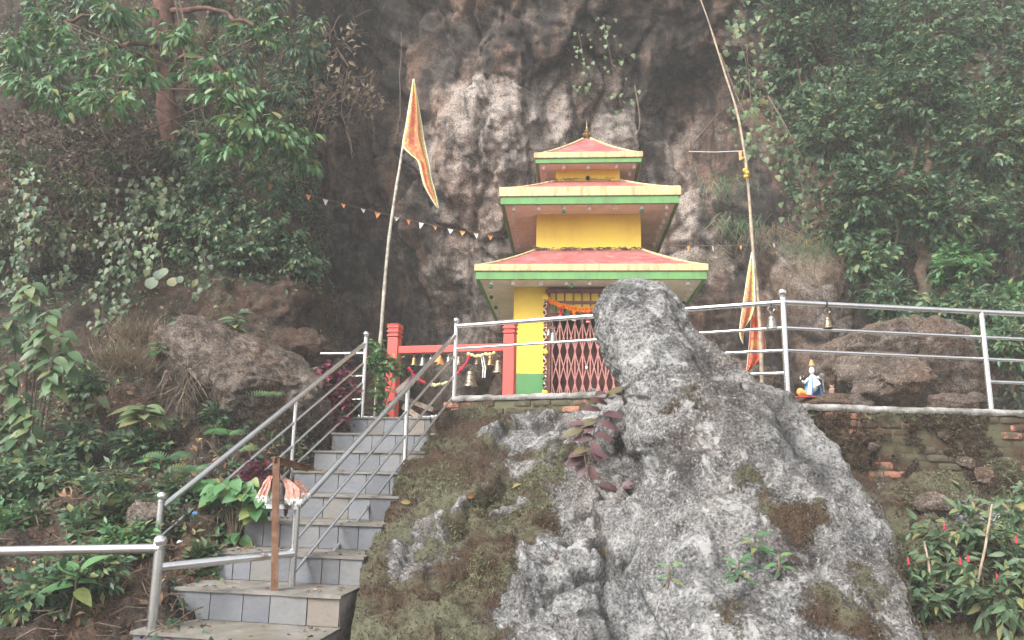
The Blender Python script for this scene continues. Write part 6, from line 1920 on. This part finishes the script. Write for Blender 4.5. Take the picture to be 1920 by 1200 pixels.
# ------------------------------------------------------------------ plants on the rock
rng = np.random.RandomState(79)
SP = thing('purple_leaved_sapling', 'slender sapling with maroon oval leaves on the rock below the gate', 'sapling', at(1104, 985, 6.6))
stem = [at(1104, 985, 6.6), at(1100, 900, 6.75), at(1108, 840, 6.85), at(1122, 780, 6.95), at(1140, 735, 7.0)]
mb = MB(); mb.tube([tuple(p) for p in cat_w(5, np.linspace(0, 4, 20)) @ np.array([tuple(p) for p in stem])], [0.007 - .0002 * k for k in range(20)], 6)
mb.tube([at(1104, 900, 6.75), at(1095, 850, 6.8), at(1090, 800, 6.85)], 0.004, 5); mb.tube([at(1108, 985, 6.6), at(1130, 940, 6.65), at(1165, 915, 6.7)], 0.004, 5)
mb.build('stem', M['twig'], SP)
lv = [(1140, 738, -1, .3), (1150, 738, 1, .2), (1135, 745, .6, .9), (1128, 770, -1, .5), (1130, 775, .8, .1), (1122, 790, -1, .1), (1122, 790, .9, -.2), (1118, 800, -.9, -.2), (1112, 815, .9, .1), (1110, 820, -1, .15), (1110, 825, .3, -1), (1098, 795, -1, .4), (1095, 805, -1, -.1), (1092, 815, .9, .2), (1106, 840, -1, -.1), (1106, 845, .9, -.1),
      (1100, 850, -1, .2), (1095, 855, -.8, -.4), (1100, 870, .5, -.9), (1098, 870, -.6, -.9), (1095, 860, -1, 0), (1165, 915, .9, .6), (1165, 918, .6, 1), (1160, 920, -.8, .7), (1155, 925, -.7, -.6), (1140, 760, -.8, .8)]
leaf_parts(np.array([tuple(at(x, y, 6.85 if y < 900 else 6.7)) for x, y, a, b in lv]), np.array([(a, -0.35 + .3 * rng.normal(), b * .7 - .1) for x, y, a, b in lv]), np.array([(.3 * rng.normal(), -.8, .8) for _ in lv]), [rng.uniform(.15, .21) for _ in lv], 'ovalbig', leaf_t(0.46, 5, 0.2, 0.3, 'oval'), LM['maroon'][1], SP)

# bush at the lower right with red buds
LR = [B(1890, 960, 6.2, .35, .3, .2), B(1820, 990, 6.0, .3, .25, .2), B(1760, 1000, 6.0, .25, .2, .18), B(1900, 1030, 5.8, .35, .3, .25), B(1800, 1050, 5.8, .35, .25, .22), B(1720, 1050, 5.9, .2, .2, .15), B(1860, 1110, 5.5, .4, .3, .25), B(1740, 1120, 5.6, .3, .25, .2), B(1950, 1080, 5.6, .3, .3, .3), B(1930, 930, 6.3, .25, .2, .15), B(1810, 925, 6.5, .08, .08, .08)]
lr = blob_plant('flowering_bush', 'bush with small red flowers at the lower right below the brick wall', 'bush', at(1840, 1150, 5.7), LR, 170, 9, 0.105, T_LANCE, 'lance', 'soft', 300, 0.010, 0.003, 0.22, 0.3, seed=63)
for px, py in [(1770, 985), (1845, 998), (1800, 1050), (1815, 1045), (1703, 1050), (1870, 1080), (1905, 1010)]:
    p = at(px, py, 5.6 if py > 1000 else 5.8)
    mb = MB(); mb.lathe([(0.002, 0.02), (0.008, 0.0), (0.009, -0.02), (0.011, -0.03), (0.005, -0.034)], p, 8); mb.build('flower', M['rflower'], lr, True)
for px, py, dx, h in [(1630, 1075, -8, 60), (1745, 1070, -12, 55), (1830, 1075, 30, 130)]:
    p, q = at(px, py + 30, 5.7), at(px + dx, py - h, 5.75)
    mb = MB(); mb.tube([p, (p + q) / 2 + Vector((.01, 0, 0)), q], [0.010, 0.009, 0.007], 7); mb.build('cane', M['bamboo'], lr, True)
for i, (px, py, Y, n_, L_, lb, kd) in enumerate([(1552, 945, 6.0, 9, .19, 'slim green plant growing on the right flank of the leaning rock', 'fresh'), (1415, 1005, 5.35, 10, .12, 'small bright plant at the bottom of the leaning rock', 'fresh'), (1385, 1050, 5.2, 14, .12, 'leafy seedling left of the small bright plant at the bottom edge', 'mid'),
                                         (1460, 1040, 5.3, 8, .10, 'tiny seedling right of the small bright plant at the bottom edge', 'fresh'), (1510, 780, 7.35, 8, .09, 'tiny rosette on the wall top beside the leaning rock', 'fresh'), (1600, 1050, 5.6, 10, .10, 'low seedling between the leaning rock and the flowering bush', 'mid'), (1255, 1060, 5.0, 7, .08, 'tiny green seedling at the bottom of the rock', 'fresh')]):
    rosette('seedling', lb, at(px, py, Y), n_, L_, T_LANCE, 'lance', kd, 0.4, 0.14, seed=30 + i, layers=1.0)
# yellow fallen leaves
YL = [((962, 915), 'small yellow leaf fallen on the moss below the parapet'), ((890, 928), 'orange-brown leaf fallen on the rock left of the yellow one'), ((770, 940), 'pale curled leaf on the rock edge beside the stairs'), ((1132, 1028), 'pinkish leaf on the brown moss left of the leaning rock foot'), ((1040, 1052), 'yellow-green leaf fallen near the bottom edge of the slope')]
T_FALL = leaf_t(0.5, 4, 0.4, 0.3, 'oval')
VF = OUT.V.reshape(-1, 3); NF = OUT.N.reshape(-1, 3)
def hit(px, py):
    d = np.array(tuple(at(px, py, 1.0))); d /= np.linalg.norm(d)
    t_ = VF @ d; r_ = np.linalg.norm(VF - t_[:, None] * d, axis=1)
    c_ = np.where(r_ < 0.02)[0]
    k = c_[np.argmin(t_[c_])] if len(c_) else np.argmin(r_)
    return VF[k], NF[k]
for i, ((px, py), lb) in enumerate(YL):
    p, n_ = hit(px, py)
    if n_[1] > 0: n_ = -n_
    D = np.array([[rng.normal(), rng.normal(), 0]]); D = D - n_ * (D @ n_)
    Fr = frames(D, n_[None])
    me = np_mesh('fallen_leaf', T_FALL[0], T_FALL[1], LM['yellow'][1], True)
    o = link('fallen_leaf', me, None, Matrix.Translation(Vector(p + n_ * 0.02)) @ Matrix(Fr[0].tolist()).to_4x4() @ Matrix.Scale(0.09, 4))
    tag(o, lb, 'leaf')

P, D = STEP_LITTER
o = leaf_mass('leaf_litter', P, D, np.tile([0, 0, 1.0], (len(P), 1)) + 0.3 * rnd_dirs(len(P)), RNG.uniform(.02, .07, len(P)), leaf_t(0.5, 2, 0.5, 0.3, 'lance'), LM['litter'][0])
tag(o, 'dry leaf crumbs lying in the corners of the stair treads', 'leaf litter', kind='stuff')

# ------------------------------------------------------------------ air: a little haze between camera and cliff
hz = MB(); hz.box((0, 4.0, 7.75), (306, 306, 21.5))
t = bpy.data.materials.new('haze_air'); t.use_nodes = True
t.node_tree.nodes.clear()
vo = t.node_tree.nodes.new('ShaderNodeVolumePrincipled'); vo.inputs['Density'].default_value = 0.0036; vo.inputs['Color'].default_value = (0.97, 0.98, 0.97, 1)
ou = t.node_tree.nodes.new('ShaderNodeOutputMaterial'); t.node_tree.links.new(vo.outputs[0], ou.inputs['Volume'])
HAZE = True
if HAZE:
    tag(hz.build('haze', t), 'thin pale haze in the air', 'haze', kind='stuff')
